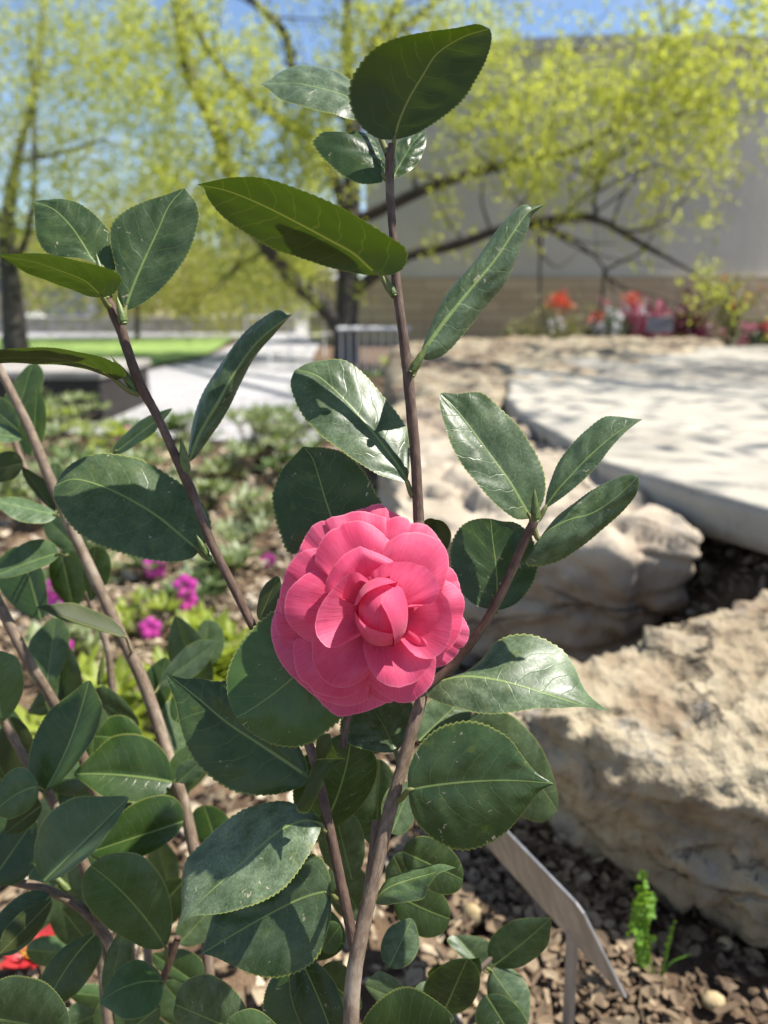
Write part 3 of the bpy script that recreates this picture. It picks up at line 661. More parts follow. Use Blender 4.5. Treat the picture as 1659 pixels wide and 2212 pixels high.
BL_(cm, [(1066, 1318), (1074, 1270), (1070, 1210), (1064, 1165), (1060, 1120)], [(1066, 1318), (1030, 1308), (1000, 1285), (980, 1255), (972, 1210), (975, 1175), (990, 1145), (1010, 1127), (1035, 1120), (1060, 1120)],
    [(1066, 1318), (1090, 1315), (1120, 1300), (1145, 1270), (1160, 1235), (1162, 1205), (1150, 1165), (1130, 1140), (1110, 1128), (1085, 1126), (1060, 1120)], d=.394, dT=1.2, dA=-.2, dB=-.2, pet=(1068, 1322), dust=.1, spot=1.0, bulge=-.05, wave=.012, label='rounded dark leaf with a yellowed rim')
BL_(cm, [(920, 1490), (950, 1470), (1000, 1460), (1060, 1466), (1120, 1480), (1200, 1505), (1260, 1525), (1315, 1537)], [(920, 1490), (960, 1468), (985, 1460), (1010, 1450), (1040, 1425), (1065, 1395), (1090, 1375), (1120, 1368), (1150, 1370), (1180, 1382), (1215, 1405), (1240, 1440), (1255, 1475), (1275, 1505), (1315, 1537)],
    [(920, 1490), (922, 1503), (950, 1517), (985, 1528), (1030, 1540), (1080, 1542), (1120, 1537), (1160, 1530), (1210, 1527), (1260, 1527), (1315, 1537)], dT=-1.5, dA=2.4, dB=-1.0, pet=(916, 1492), dust=.8, spot=.8, bulge=.03, wave=.006, label='pale dusty leaf with a long point, right below the flower')
BL_(cm, [(882, 1707), (930, 1698), (1000, 1690), (1080, 1686), (1140, 1688), (1196, 1693)], [(882, 1707), (881, 1670), (890, 1640), (910, 1605), (945, 1575), (985, 1560), (1020, 1558), (1060, 1570), (1100, 1595), (1130, 1635), (1160, 1670), (1196, 1693)],
    [(882, 1707), (886, 1740), (900, 1775), (930, 1808), (965, 1828), (1000, 1838), (1040, 1830), (1080, 1808), (1110, 1780), (1145, 1735), (1165, 1710), (1196, 1693)], d=.372, dT=-.6, dA=.4, dB=.2, pet=(856, 1730), dust=.15, spot=1.3, tone=.12, bulge=.06, label='very broad dark leaf with a sharp point')
leaf(cm, (1010, 1570), (1203, 1752), (1130, 1565), (1060, 1720), (10, -20), d=.47, dT=3, sh='ro', dust=.5, spot=.2)
BL_(cm, [(855, 1625), (835, 1580), (815, 1545), (790, 1510)], [(855, 1625), (875, 1600), (888, 1560), (890, 1520), (850, 1490), (790, 1510)], [(855, 1625), (820, 1625), (785, 1618), (750, 1605), (735, 1580), (745, 1530), (790, 1510)], d=.402, dT=2.0, dA=.5, dB=-.4, pet=(872, 1672), dust=.45, spot=1.0)
leaf(cm, (990, 1500), (1120, 1420), (1030, 1440), (1060, 1500), (0, 0), d=.46, dT=2, sh='el', dust=.6)
leaf(cm, (905, 1600), (1010, 1500), (920, 1520), (1000, 1580), (0, 0), d=.47, dT=2, sh='el', dust=.6)
# around and below the flower
BL_(cm, [(735, 1375), (680, 1420), (620, 1475), (575, 1510), (538, 1535), (510, 1550)], [(735, 1375), (680, 1340), (600, 1322), (575, 1330), (540, 1365), (510, 1405), (492, 1450), (490, 1490), (498, 1525), (510, 1550)],
    [(735, 1375), (750, 1450), (745, 1540), (735, 1556), (705, 1580), (680, 1600), (645, 1613), (610, 1612), (575, 1602), (540, 1580), (520, 1562), (510, 1550)], d=.392, dT=-1.4, dA=.4, dB=.2, dust=.15, spot=.9, tone=.85, bulge=.04, label='rounded light green leaf partly under the flower')  # high tone paints in the brightness of light coming through this leaf
BL_(cm, [(668, 1680), (610, 1640), (550, 1600), (490, 1560), (430, 1510), (358, 1452)], [(668, 1680), (660, 1640), (620, 1570), (560, 1500), (500, 1472), (470, 1472), (430, 1465), (400, 1466), (375, 1460), (358, 1452)],
    [(668, 1680), (650, 1700), (600, 1715), (555, 1718), (510, 1710), (470, 1690), (430, 1655), (405, 1615), (390, 1570), (378, 1515), (365, 1480), (358, 1452)], d=.405, dT=.6, dA=.2, dB=-.6, pet=(680, 1660), dust=.1, spot=.8, label='big dark pointed leaf left below the flower')
BL_(cm, [(684, 1642), (705, 1639), (748, 1640)], [(684, 1642), (683, 1610), (690, 1590), (712, 1585), (716, 1605), (728, 1625), (748, 1640)], [(684, 1642), (668, 1680), (645, 1735), (642, 1750), (655, 1757), (668, 1752), (690, 1710), (700, 1680), (712, 1665), (730, 1652), (748, 1640)],
    d=.373, dT=-2.6, dA=.2, dB=.4, top=False, dust=.3, tone=.1, label='small creased leaf hanging in front of the left branch')
BL_(cm, [(693, 1780), (660, 1772), (610, 1790), (560, 1830), (500, 1885), (440, 1940), (383, 2002)], [(693, 1780), (680, 1760), (650, 1742), (610, 1730), (570, 1735), (520, 1752), (470, 1785), (430, 1825), (405, 1855), (395, 1890), (393, 1930), (392, 1965), (383, 2002)],
    [(693, 1780), (690, 1800), (665, 1850), (640, 1890), (610, 1922), (570, 1945), (530, 1960), (490, 1970), (450, 1975), (420, 1978), (400, 1990), (383, 2002)], dT=-1.8, dA=2.6, dB=-2.0, pet=(708, 1797), dust=1.0, spot=1.0, bulge=.04, label='large dusty grey leaf pointing down left')
BL_(cm, [(715, 1930), (690, 1928), (640, 1945), (580, 1975), (510, 2015), (436, 2060)], [(715, 1930), (712, 1890), (690, 1850), (650, 1850), (580, 1900), (510, 1945), (465, 1970), (450, 2010), (436, 2060)],
    [(715, 1930), (715, 1975), (705, 2020), (690, 2060), (660, 2090), (620, 2107), (580, 2112), (540, 2103), (500, 2085), (465, 2068), (436, 2060)], d=.39, dT=-.6, dA=.8, dB=-.6, pet=(742, 1952), dust=.4, spot=.5, label='blue green leaf below the dusty one')
BL_(cm, [(806, 1950), (835, 1920), (880, 1902), (930, 1888), (985, 1874)], [(806, 1950), (830, 1905), (865, 1885), (905, 1875), (950, 1866), (985, 1874)], [(806, 1950), (830, 1955), (880, 1948), (915, 1940), (925, 1915), (945, 1890), (965, 1882), (985, 1874)],
    dT=-.8, dA=.8, dB=-.8, pet=(800, 1945), dust=.5, tone=.4, bulge=.12, label='small pale leaf curling at its tip')
leaf(cm, (690, 1800), (760, 1585), (640, 1670), (810, 1690), (10, 10), d=.415, dT=-.5, sh='el', dust=.05, spot=.6)
leaf(cm, (760, 1900), (720, 1740), (690, 1830), (785, 1800), (0, 0), d=.44, dT=-1, sh='el', dust=.7, tone=.2)
leaf(cm, (715, 1870), (785, 1985), (790, 1890), (720, 1960), (0, 0), d=.46, dT=1, sh='el', dust=.7, tone=.2)
leaf(cm, (845, 1800), (890, 1690), (830, 1720), (895, 1770), (0, 0), d=.45, dT=1, sh='el', dust=.7, tone=.1)
leaf(cm, (820, 1640), (812, 1830), (755, 1730), (860, 1740), (0, 0), d=.455, dT=1, sh='el', dust=.75, tone=.2)
leaf(cm, (850, 1850), (900, 1960), (900, 1870), (840, 1930), (0, 0), d=.45, dT=1, sh='el', dust=.5)
leaf(cm, (870, 1840), (1000, 1900), (945, 1815), (930, 1925), (0, 0), d=.43, dT=1, sh='ro', dust=.15, spot=.3)
leaf(cm, (850, 1930), (972, 1985), (920, 1905), (900, 2020), (0, 4), d=.45, dT=1, sh='ro', dust=.1, spot=.3)
leaf(cm, (745, 2040), (620, 1990), (700, 1960), (660, 2070), (0, 0), d=.43, dT=1, sh='el', dust=.3)
leaf(cm, (735, 2000), (695, 2055), (730, 2050), (700, 2000), (0, 0), d=.40, sh='el', tone=.6)
leaf(cm, (645, 2080), (655, 2300), (568, 2190), (662, 2180), (0, 0), d=.41, dT=-1, dL=.3, dR=.1, sh='ro', dust=.0, spot=1.6, tone=.25, label='brown speckled leaf at the bottom')
leaf(cm, (650, 2075), (735, 2300), (640, 2190), (735, 2150), (8, 0), d=.405, dT=-1, sh='el', dust=.0, spot=1.0)
leaf(cm, (540, 2240), (378, 2170), (470, 2112), (440, 2260), (0, 0), d=.42, dT=-1, sh='ro', dust=.6)
leaf(cm, (640, 2300), (490, 2210), (570, 2190), (540, 2310), (0, 0), d=.36, dT=-1, sh='el', dust=.3, tone=.4)
leaf(cm, (770, 2300), (985, 2212), (850, 2140), (880, 2320), (0, 0), d=.37, dT=-1, sh='el', dust=.05, tone=.15)
leaf(cm, (690, 2100), (780, 2180), (750, 2090), (700, 2190), (0, 0), d=.44, dT=1, sh='el', dust=.2)
leaf(cm, (840, 2090), (890, 1985), (830, 2020), (900, 2060), (0, 0), d=.42, dT=1, sh='el', dust=.6)
# low shoot at the right
stem(cm, [(845, 2300, .46, 18), (930, 2200, .47, 16), (1000, 2130, .48, 14), (1040, 2090, .485, 12), (1065, 2065, .487, 9)], 'twig', 24)
leaf(cm, (1068, 2085), (1190, 1983), (1080, 2005), (1160, 2068), (4, 0), dT=-1, dL=.4, sh='ov', dust=.35, pet=(1050, 2090))
leaf(cm, (1050, 2100), (985, 2022), (975, 2045), (1062, 2040), (0, 0), d=.50, dT=1, sh='el', dust=.6)
leaf(cm, (1000, 2132), (1035, 2068), (925, 2100), (1015, 2150), (-30, -10), d=.475, dT=-1, sh='ro', dust=.05, pet=(1030, 2105))
leaf(cm, (958, 2188), (1010, 2070), (918, 2125), (1030, 2150), (0, 0), d=.465, dT=-1, sh='ro', dust=.05)
leaf(cm, (1060, 2095), (1142, 2208), (1130, 2115), (1070, 2190), (0, 0), dT=-1.2, dL=.4, sh='ov', dust=.7, pet=(1045, 2095))
leaf(cm, (1050, 2150), (1130, 2280), (1130, 2190), (1040, 2240), (0, 0), d=.475, dT=-.5, sh='el', dust=.1)
leaf(cm, (900, 2180), (790, 2130), (840, 2105), (850, 2190), (0, 0), d=.47, dT=-1, sh='el', dust=.5)
leaf(cm, (960, 2190), (920, 2120), (900, 2150), (970, 2150), (0, 0), d=.50, dT=1, sh='el', dust=.5)
# left branch
BL_(cm, [(222, 578), (200, 560), (175, 520), (150, 485), (115, 452), (70, 435)], [(222, 578), (250, 582), (257, 545), (248, 515), (225, 485), (195, 455), (165, 437), (130, 430), (95, 431), (70, 435)],
    [(222, 578), (180, 560), (130, 555), (100, 545), (82, 520), (76, 490), (75, 455), (70, 435)], d=.398, dT=1.0, dA=.4, dB=-.5, pet=(236, 640), dust=.25, spot=.9)
BL_(cm, [(270, 670), (285, 625), (310, 565), (340, 500), (365, 445), (398, 406)], [(270, 670), (255, 640), (250, 580), (238, 520), (242, 485), (270, 455), (310, 435), (360, 420), (398, 406)],
    [(270, 670), (290, 665), (330, 640), (370, 600), (400, 560), (420, 515), (430, 470), (424, 440), (410, 420), (398, 406)], d=.394, dT=1.0, dA=-.2, dB=.1, pet=(262, 700), dust=.3, spot=.5, label='upright matt leaf at the left branch tip')
BL_(cm, [(222, 643), (205, 625), (180, 605), (130, 585), (70, 565), (-10, 550)], [(222, 643), (245, 635), (260, 615), (262, 600), (245, 585), (200, 570), (150, 558), (100, 550), (40, 548), (-10, 550)],
    [(222, 643), (190, 640), (150, 625), (100, 605), (60, 590), (20, 565), (-10, 550)], d=.38, dT=-2.0, dA=-1.6, dB=1.2, top=False, pet=(240, 665), bulge=-.05, tone=.2)
BL_(cm, [(250, 822), (215, 800), (165, 782), (90, 773), (-20, 774)], [(250, 822), (272, 812), (264, 796), (230, 775), (180, 760), (110, 752), (50, 752), (-20, 757)], [(250, 822), (220, 810), (180, 797), (130, 789), (60, 784), (-20, 786)],
    d=.392, dT=-2.5, dA=-2.0, dB=1.8, top=False, pet=(300, 852), bulge=.0, tone=.1, dust=.4, label='leaf seen edge on, arching off to the left')
BL_(cm, [(405, 1000), (430, 940), (470, 870), (510, 800), (560, 735), (632, 678)], [(405, 1000), (410, 950), (415, 910), (432, 860), (460, 810), (500, 755), (545, 705), (590, 672), (610, 672), (620, 680), (632, 678)],
    [(405, 1000), (425, 985), (455, 940), (480, 905), (505, 865), (535, 800), (560, 760), (590, 725), (610, 700), (632, 678)], dT=1.5, dA=1.2, dB=1.0, pet=(402, 1030), dust=.5, bulge=.14, label='upright folded leaf right of the left branch')
BL_(cm, [(430, 1190), (395, 1160), (340, 1115), (280, 1078), (220, 1050), (160, 1035), (118, 1050)], [(430, 1190), (452, 1160), (455, 1130), (440, 1090), (410, 1060), (360, 1025), (310, 995), (265, 982), (220, 978), (175, 990), (140, 1015), (118, 1050)],
    [(430, 1190), (415, 1205), (375, 1213), (320, 1208), (270, 1197), (220, 1180), (180, 1160), (150, 1130), (125, 1095), (115, 1070), (118, 1050)], d=.412, dT=.5, dA=1.4, dB=-1.3, pet=(452, 1205), dust=.4, spot=1.0, bulge=.03, label='large round tipped leaf crossing behind the left branch')
leaf(cm, (560, 1340), (600, 1245), (563, 1280), (604, 1300), (0, 0), d=.395, dT=.5, dL=.6, dR=-.6, sh='el', top=False, tone=.4)
# buds
bud(cm, (402, 1025), (391, 945), 24, dT=-.3); bud(cm, (448, 1200), (424, 1155), 17, dT=-.2); bud(cm, (296, 846), (240, 768), 20, dT=.3)
bud(cm, (268, 700), (252, 640), 20, d=.384); bud(cm, (232, 648), (207, 545), 22, dT=.4); bud(cm, (852, 640), (832, 596), 17, d=.380)
bud(cm, (888, 805), (925, 745), 21, d=.380); bud(cm, (1158, 1126), (1154, 1053), 21, d=.374); bud(cm, (840, 345), (828, 310), 12, d=.39)

# ------------------------------------------------------------------ the pink flower
FX, FY, FD = 1000 * .5486 + 900 / 1.8433 * .5486, 1900 * .5486 + 930 / 1.8433 * .5486, .372
US = 740 / 1.8433 * .5486 / FOC * FD                  # one flower unit in metres
FC = P(FX, FY, FD)
AZ = nrm(CAM - FC); AX = nrm(np.cross(np.array([0, 0, 1.0]), AZ)); AY = np.cross(AZ, AX)
def FL(p): p = np.asarray(p, float); return FC + (AX * p[..., 0:1] + AY * p[..., 1:2] + AZ * p[..., 2:3]) * US
def fc(x, y): return np.array([(x - 900) / 740, (930 - y) / 740])
flower_anchor = None
bm = bmesh.new(); bmesh.ops.create_icosphere(bm, subdivisions=3, radius=1)
cv = np.array([v.co[:] for v in bm.verts]); cf = [tuple(v.index for v in f.verts) for f in bm.faces]; bm.free()
core_c = np.array([*fc(925, 940), .30]); core_r = np.array([.235, .30, .36])
flw = mk('flower', FL(cv * core_r * .93 + core_c), cf, M['petal'], cm, uv=np.stack([cv[:, 0] * .25, cv[:, 1] * .5 + .5], 1), tint=np.zeros(len(cv)))
flw['label'] = 'large open pink flower of many layered petals'
# petals, back to front : the rim as it runs round the flower, then heights at the claw and the rim
def fan(rim, zb, zr, p=1.0, lip=0.0, zside=None, hump=0.0, back=.10, ruff=.010, base=(915, 950)):
    n, m = 56, 22; R = resample([fc(*q) for q in rim], n); b0 = fc(*base); ph = rng.uniform(0, 6.28, 4)
    R = R + np.array([[.006 * mnoise.noise(Vector((i * .33, ph[0], 0))) + .004 * mnoise.noise(Vector((i * 1.1, ph[1], 5))), .006 * mnoise.noise(Vector((i * .33, ph[2], 9))) + .004 * mnoise.noise(Vector((i * 1.1, ph[3], 2)))] for i in range(n)])
    cen = R[n // 2]; side = nrm(np.array([-(cen - b0)[1], (cen - b0)[0]])); b0 = b0 + (cen - b0) * back
    V, U, E = [], [], []
    for i in range(n):
        u = i / (n - 1); bb = b0 - side * .09 * (1 - 2 * u) * (1 if np.dot(R[0] - R[-1], side) < 0 else -1)
        zrim = zr if zside is None else zr + (zside - zr) * (abs(2 * u - 1) ** 2)
        zrim += ruff * (math.sin(u * 11 + ph[0]) + .7 * math.sin(u * 23 + ph[1]))
        for j in range(m):
            v = j / (m - 1); q = bb * (1 - v) + R[i] * v
            z = zb + (zrim - zb) * v ** p + hump * math.sin(math.pi * min(1, v * 1.0)) - lip * max(0, (v - .72) / .28) ** 2
            z += ruff * .35 * math.sin(u * 17 + ph[2]) * v
            V.append((q[0], q[1], z)); U.append((u, v)); E.append(v ** 3)
    return mk('petal', FL(np.array(V)), grid_faces(n, m), M['petal'], flw, uv=U, tint=E)
OUT = [([(760, 240), (690, 205), (740, 170), (800, 155), (850, 200)], -.24, -.16), ([(360, 560), (268, 535), (300, 480), (325, 430), (390, 420)], -.24, -.16),
       ([(960, 250), (950, 150), (1010, 185), (1085, 230), (1155, 290), (1080, 330)], -.22, -.13), ([(800, 270), (758, 190), (810, 160), (860, 135), (910, 128), (950, 145), (980, 190), (985, 250)], -.20, -.10),
       ([(300, 860), (165, 830), (138, 900), (110, 1010), (104, 1100), (125, 1190), (170, 1290), (230, 1380), (300, 1440), (390, 1490), (480, 1400)], -.22, -.14),
       ([(400, 1400), (290, 1430), (420, 1545), (500, 1620), (560, 1675), (620, 1702), (700, 1692), (800, 1670), (880, 1640), (965, 1590), (900, 1480)], -.22, -.16),
       ([(1490, 930), (1535, 985), (1570, 1060), (1572, 1120), (1550, 1170), (1505, 1205), (1400, 1180)], -.20, -.08), ([(1470, 1120), (1503, 1190), (1480, 1250), (1420, 1310), (1335, 1345), (1250, 1320)], -.19, -.08),
       ([(1340, 620), (1410, 600), (1455, 625), (1490, 680), (1510, 760), (1517, 830), (1440, 820)], -.18, -.06),
       ([(240, 980), (150, 955), (140, 1040), (170, 1110), (230, 1180), (300, 1222), (390, 1200)], -.16, -.09), ([(420, 620), (235, 630), (195, 720), (173, 830), (175, 900), (200, 1000), (260, 1100), (335, 1162), (430, 1150)], -.15, -.05),
       ([(470, 480), (328, 495), (340, 420), (370, 360), (420, 295), (480, 265), (530, 270), (600, 330)], -.15, -.03), ([(900, 350), (930, 290), (990, 250), (1060, 235), (1120, 250), (1150, 285), (1210, 285), (1280, 310), (1335, 375), (1362, 445), (1200, 440)], -.13, .01),
       ([(540, 340), (505, 275), (560, 240), (640, 225), (690, 205), (760, 195), (840, 205), (910, 230), (967, 255), (945, 320), (880, 370)], -.12, .02),
       ([(520, 640), (457, 480), (400, 482), (340, 495), (290, 530), (245, 590), (226, 655), (320, 730)], -.12, .02), ([(800, 1440), (815, 1500), (870, 1560), (950, 1592), (1010, 1580), (1010, 1470)], -.12, -.05),
       ([(400, 1430), (425, 1515), (480, 1560), (560, 1595), (650, 1612), (750, 1600), (825, 1560), (845, 1470)], -.11, -.03)]
for rim, a, b in OUT: fan(rim, a, b, .8, lip=.07, hump=.05)
MID = [([(420, 1100), (308, 1130), (288, 1200), (295, 1280), (315, 1370), (350, 1425), (390, 1450), (440, 1500), (520, 1535), (620, 1547), (700, 1532), (765, 1500), (830, 1430)], -.06, .06),
       ([(1370, 700), (1440, 735), (1490, 780), (1520, 830), (1530, 890), (1515, 970), (1512, 1020), (1490, 1100), (1430, 1190), (1330, 1245), (1250, 1240)], -.05, .08),
       ([(800, 1380), (830, 1430), (890, 1495), (960, 1545), (1050, 1580), (1120, 1580), (1170, 1556), (1240, 1500), (1290, 1440), (1312, 1330), (1300, 1240), (1200, 1200)], -.03, .09),
       ([(560, 630), (480, 636), (400, 655), (320, 710), (265, 770), (245, 800), (232, 860), (230, 930), (250, 1005), (300, 1065), (360, 1120), (440, 1152), (560, 1110)], -.02, .13),
       ([(570, 670), (465, 620), (447, 560), (460, 480), (510, 390), (570, 340), (625, 322), (640, 300), (680, 285), (770, 280), (850, 310), (910, 350), (960, 395), (988, 438), (960, 530)], -.01, .14),
       ([(910, 520), (935, 475), (990, 425), (1060, 385), (1130, 368), (1210, 368), (1290, 395), (1360, 440), (1400, 510), (1412, 580), (1400, 670), (1375, 750), (1345, 797), (1240, 800)], .0, .17),
       ([(640, 1110), (450, 1100), (428, 1180), (437, 1290), (475, 1370), (500, 1405), (550, 1445), (620, 1468), (700, 1460), (770, 1430), (840, 1372), (880, 1280)], .01, .15)]
for rim, a, b in MID: fan(rim, a, b, .9, lip=.06, hump=.05)
INN = [([(1060, 1010), (1250, 850), (1320, 788), (1385, 850), (1408, 920), (1415, 960), (1412, 1060), (1385, 1160), (1340, 1220), (1270, 1262), (1160, 1240), (1050, 1130)], .03, .34, 1.7, .05, .26, 0),
       ([(800, 1110), (796, 1190), (815, 1270), (860, 1365), (930, 1430), (1010, 1457), (1090, 1450), (1160, 1422), (1220, 1365), (1262, 1310), (1282, 1230), (1230, 1130)], .04, .27, 1.3, .05, .24, 0),
       ([(600, 820), (530, 800), (524, 770), (550, 690), (600, 605), (690, 520), (770, 480), (800, 492), (870, 515), (950, 550), (1010, 592), (980, 660)], .06, .46, 1.5, .17, .40, 0),
       ([(850, 740), (770, 668), (690, 680), (610, 750), (540, 840), (490, 930), (470, 1020), (480, 1090), (530, 1160), (577, 1184), (650, 1168), (740, 1120), (820, 1080)], .07, .44, 1.9, .04, .36, 0),
       ([(850, 720), (870, 660), (960, 607), (1070, 595), (1160, 610), (1240, 645), (1290, 705), (1318, 790), (1300, 840), (1250, 887), (1120, 890)], .10, .50, 1.9, .05, .44, 0)]
for rim, a, b, p, lip, zs, hu in INN: fan(rim, a, b, p, lip, zs, hu)
# petals wrapped round the central bud
def wrap(inner, outer, sc, lift=0.0):
    n, m = 30, 10; I = spline([(*fc(*q), 0) for q in inner], n)[:, :2]; O = spline([(*fc(*q), 0) for q in outer], n)[:, :2]; V, U, E = [], [], []
    for i in range(n):
        for j in range(m):
            u = j / (m - 1); q = I[i] * (1 - u) + O[i] * u; e = (q - core_c[:2]) / (core_r[:2] * sc); k = np.dot(e, e)
            z = core_c[2] + core_r[2] * sc * (math.sqrt(1 - k) if k < 1 else -math.sqrt(k - 1) * 1.2)
            V.append((q[0], q[1], z + lift * (1 - u) ** 2)); U.append((u * .5, i / (n - 1))); E.append(.97 - .97 * u)
        e = O[i] - core_c[:2]; q = core_c[:2] + e * .97                      # tuck the outer side back under
        V.append((q[0], q[1], core_c[2] - .25)); U.append((.55, i / (n - 1))); E.append(0)
    return mk('petal', FL(np.array(V)), grid_faces(n, m + 1), M['petal'], flw, uv=U, tint=E)
wrap([(735, 925), (790, 1000), (850, 1045), (930, 1072), (1000, 1085)], [(714, 930), (738, 1045), (800, 1132), (890, 1168), (1000, 1172)], 1.06, .03)
wrap([(1050, 748), (925, 855), (958, 950), (988, 1022), (1005, 1100), (1020, 1205)], [(1062, 755), (1098, 870), (1105, 960), (1096, 1045), (1066, 1125), (1024, 1207)], 1.12, .03)
wrap([(762, 890), (800, 832), (850, 795), (920, 765), (1000, 745), (1135, 705)], [(714, 900), (738, 800), (830, 728), (920, 700), (1010, 704), (1135, 700)], 1.10, .06)
# green sepals behind the petals
for a in range(6):
    an = a * 1.05; q = fan([(915 + 330 * math.cos(an + t) * (1 - .3 * abs(t)), 950 + 330 * math.sin(an + t) * (1 - .3 * abs(t))) for t in (-.6, -.35, 0, .35, .6)], -.36, -.27); q.name = 'sepal'; q.data.name = 'sepal'; q.data.materials[0] = M['bud']
leaf(cm, (930, 1205), (940, 1122), (905, 1150), (974, 1165), (0, 0), d=.392, dT=.3, dL=.5, dR=.6, sh='ro', top=False, bulge=-.3, tone=.8, spot=1.2, label='small olive scale leaf behind the flower')

# ------------------------------------------------------------------ second camellia, out of focus on the left
c2 = empty('camellia_shrub', G(150, 2300, 0) * np.array([1, 1, 0]), 'blurred leafy camellia at the left edge, without any flower', 'shrub')
S2 = []
def st2(pts, mat='stem'): return stem(c2, pts, mat, 40)
st2([(-40, 720, .55, 18), (0, 800, .55, 18), (60, 920, .55, 20), (125, 1075, .55, 22), (200, 1240, .55, 23), (270, 1390, .55, 24), (320, 1500, .55, 26), (375, 1670, .54, 26), (405, 1770, .54, 26), (440, 1960, .53, 24), (460, 2250, .52, 26)])
st2([(-60, 1200, .52, 22), (0, 1310, .52, 22), (60, 1425, .52, 23), (105, 1500, .53, 22), (180, 1640, .55, 22), (260, 1900, .56, 24), (300, 2260, .56, 26)])
st2([(150, 1190, .62, 13), (195, 1300, .62, 14), (232, 1400, .62, 15), (245, 1500, .62, 16), (300, 1800, .62, 18), (330, 2250, .6, 20)])
st2([(5, 1550, .47, 17), (60, 1650, .475, 19), (115, 1735, .48, 20), (200, 1930, .5, 24), (240, 2260, .5, 26)])
st2([(-40, 1895, .5, 16), (30, 1905, .5, 18), (110, 1925, .5, 19), (190, 1975, .5, 20), (245, 2060, .5, 24), (290, 2250, .5, 26)])
st2([(385, 2025, .47, 15), (360, 2095, .47, 16), (330, 2170, .47, 18), (310, 2260, .47, 20)], 'twig')
st2([(10, 900, .6, 11), (50, 1000, .6, 12), (110, 1120, .58, 13)])
def lf(B, T, L, R, d, dT=0, mid=(0, 0), sh='ov', top=True, dust=.15, tone=.1, dL=0., dR=0., pet=None):
    return leaf(c2, B, T, L, R, mid, d=d, dT=dT, dL=dL, dR=dR, sh=sh, top=top, dust=dust * .8, tone=min(1, tone + .30 * random.random()), spot=.2, pet=pet, bulge=.05)
lf((95, 1715), (192, 1470), (75, 1590), (208, 1580), .47, 1, (8, 8), pet=(100, 1715), tone=.15)
lf((372, 1690), (160, 1672), (290, 1585), (270, 1732), .51, -1, (0, -6), dL=.5, dR=-1.2, dust=.1)
lf((396, 1775), (192, 1842), (320, 1722), (300, 1852), .49, -1, (0, 0), dL=.3, dR=-.6, dust=.05)
lf((95, 1904), (278, 1723), (110, 1755), (205, 1835), .45, -.5, (0, 0), dL=1.2, dR=-1.2, dust=.3, tone=.4)
lf((357, 2045), (195, 1870), (330, 1868), (212, 1985), .45, -.5, (4, -14), sh='ob', dust=.35, tone=.5, pet=(362, 2080))
lf((205, 2018), (90, 2195), (105, 2080), (195, 2110), .46, -1, (-6, -12), tone=0, dust=.1)
lf((-60, 2200), (150, 2240), (60, 2108), (40, 2320), .38, -1, (0, -10), sh='ro', dust=.4)
lf((232, 2160), (272, 1990), (225, 2080), (282, 2085), .46, .5, sh='la', dust=.7, tone=.3)
lf((352, 2120), (215, 2165), (285, 2075), (300, 2200), .44, -.6, (0, -16), dL=1.4, dR=-1.6, tone=.9, dust=.3, pet=(350, 2120))
lf((345, 2175), (262, 2240), (300, 2140), (320, 2235), .45, -.3, tone=.5, dust=.4, pet=(335, 2180))
lf((110, 1935), (-30, 2060), (20, 1950), (60, 2040), .47, -1.5, dL=.8, dR=-.4, dust=.1, tone=0)
lf((112, 1945), (0, 2060), (30, 1985), (72, 2020), .46, -1.5, top=False, dust=.2, tone=.0)
lf((-20, 1905), (75, 1770), (-10, 1810), (70, 1880), .49, 1, dust=.1, tone=0)
lf((-50, 1890), (-30, 1740), (-90, 1800), (60, 1830), .50, 1, sh='ro', dust=.1, tone=0)
lf((85, 1700), (-20, 1760), (30, 1660), (45, 1760), .455, -1, (6, -16), dust=.5, tone=.4, pet=(100, 1700))
lf((90, 1740), (10, 1800), (40, 1720), (60, 1790), .49, -.5, top=False, tone=.1)
lf((20, 1550), (90, 1700), (0, 1660), (75, 1600), .50, .5, top=False, tone=.2)
lf((5, 1560), (-30, 1400), (-60, 1480), (50, 1450), .455, -.5, tone=.55, dust=.4, pet=(5, 1555))
lf((40, 1640), (-40, 1500), (-50, 1600), (50, 1560), .52, .5, dust=.1)
lf((272, 1378), (78, 1312), (190, 1312), (175, 1352), .50, -1.5, (0, 2), dL=1.2, dR=-.8, sh='la', top=False, tone=.1, pet=(285, 1410))
lf((100, 1490), (120, 1335), (58, 1410), (150, 1390), .56, 1, sh='el', dust=.5)
lf((90, 1340), (45, 1180), (-10, 1250), (95, 1240), .58, 1, sh='el', dust=.05)
lf((128, 1195), (-20, 1250), (60, 1170), (65, 1235), .52, -1, (0, -4), dL=.7, dR=-.8, dust=.55, pet=(150, 1195))
lf((122, 1112), (-20, 1080), (55, 1078), (55, 1128), .52, -1, (0, 0), dL=1, dR=-1, dust=.8, tone=.3, pet=(128, 1110))
lf((110, 1100), (50, 1010), (60, 1045), (120, 1060), .55, .5, top=False, tone=.1, sh='el', pet=(122, 1105))
lf((125, 1105), (120, 1000), (95, 1040), (150, 1050), .60, .5, dust=.5, tone=.3, sh='el')
lf((130, 1190), (160, 1320), (108, 1250), (190, 1230), .60, .5, dust=.1, tone=0, sh='el')
lf((205, 1180), (195, 1300), (180, 1230), (240, 1230), .57, .8, dust=.15, tone=0, sh='la')
lf((180, 1200), (100, 1120), (110, 1170), (170, 1120), .62, .5, dust=.4, tone=.2, sh='el')
lf((20, 950), (70, 785), (5, 870), (90, 840), .60, 1, dust=.2, tone=.0, sh='el')
lf((70, 985), (80, 840), (40, 920), (100, 910), .58, 1, dust=.1, tone=.0, sh='el')
lf((40, 930), (-40, 860), (-20, 920), (20, 870), .56, .5, dust=.3, tone=.1)
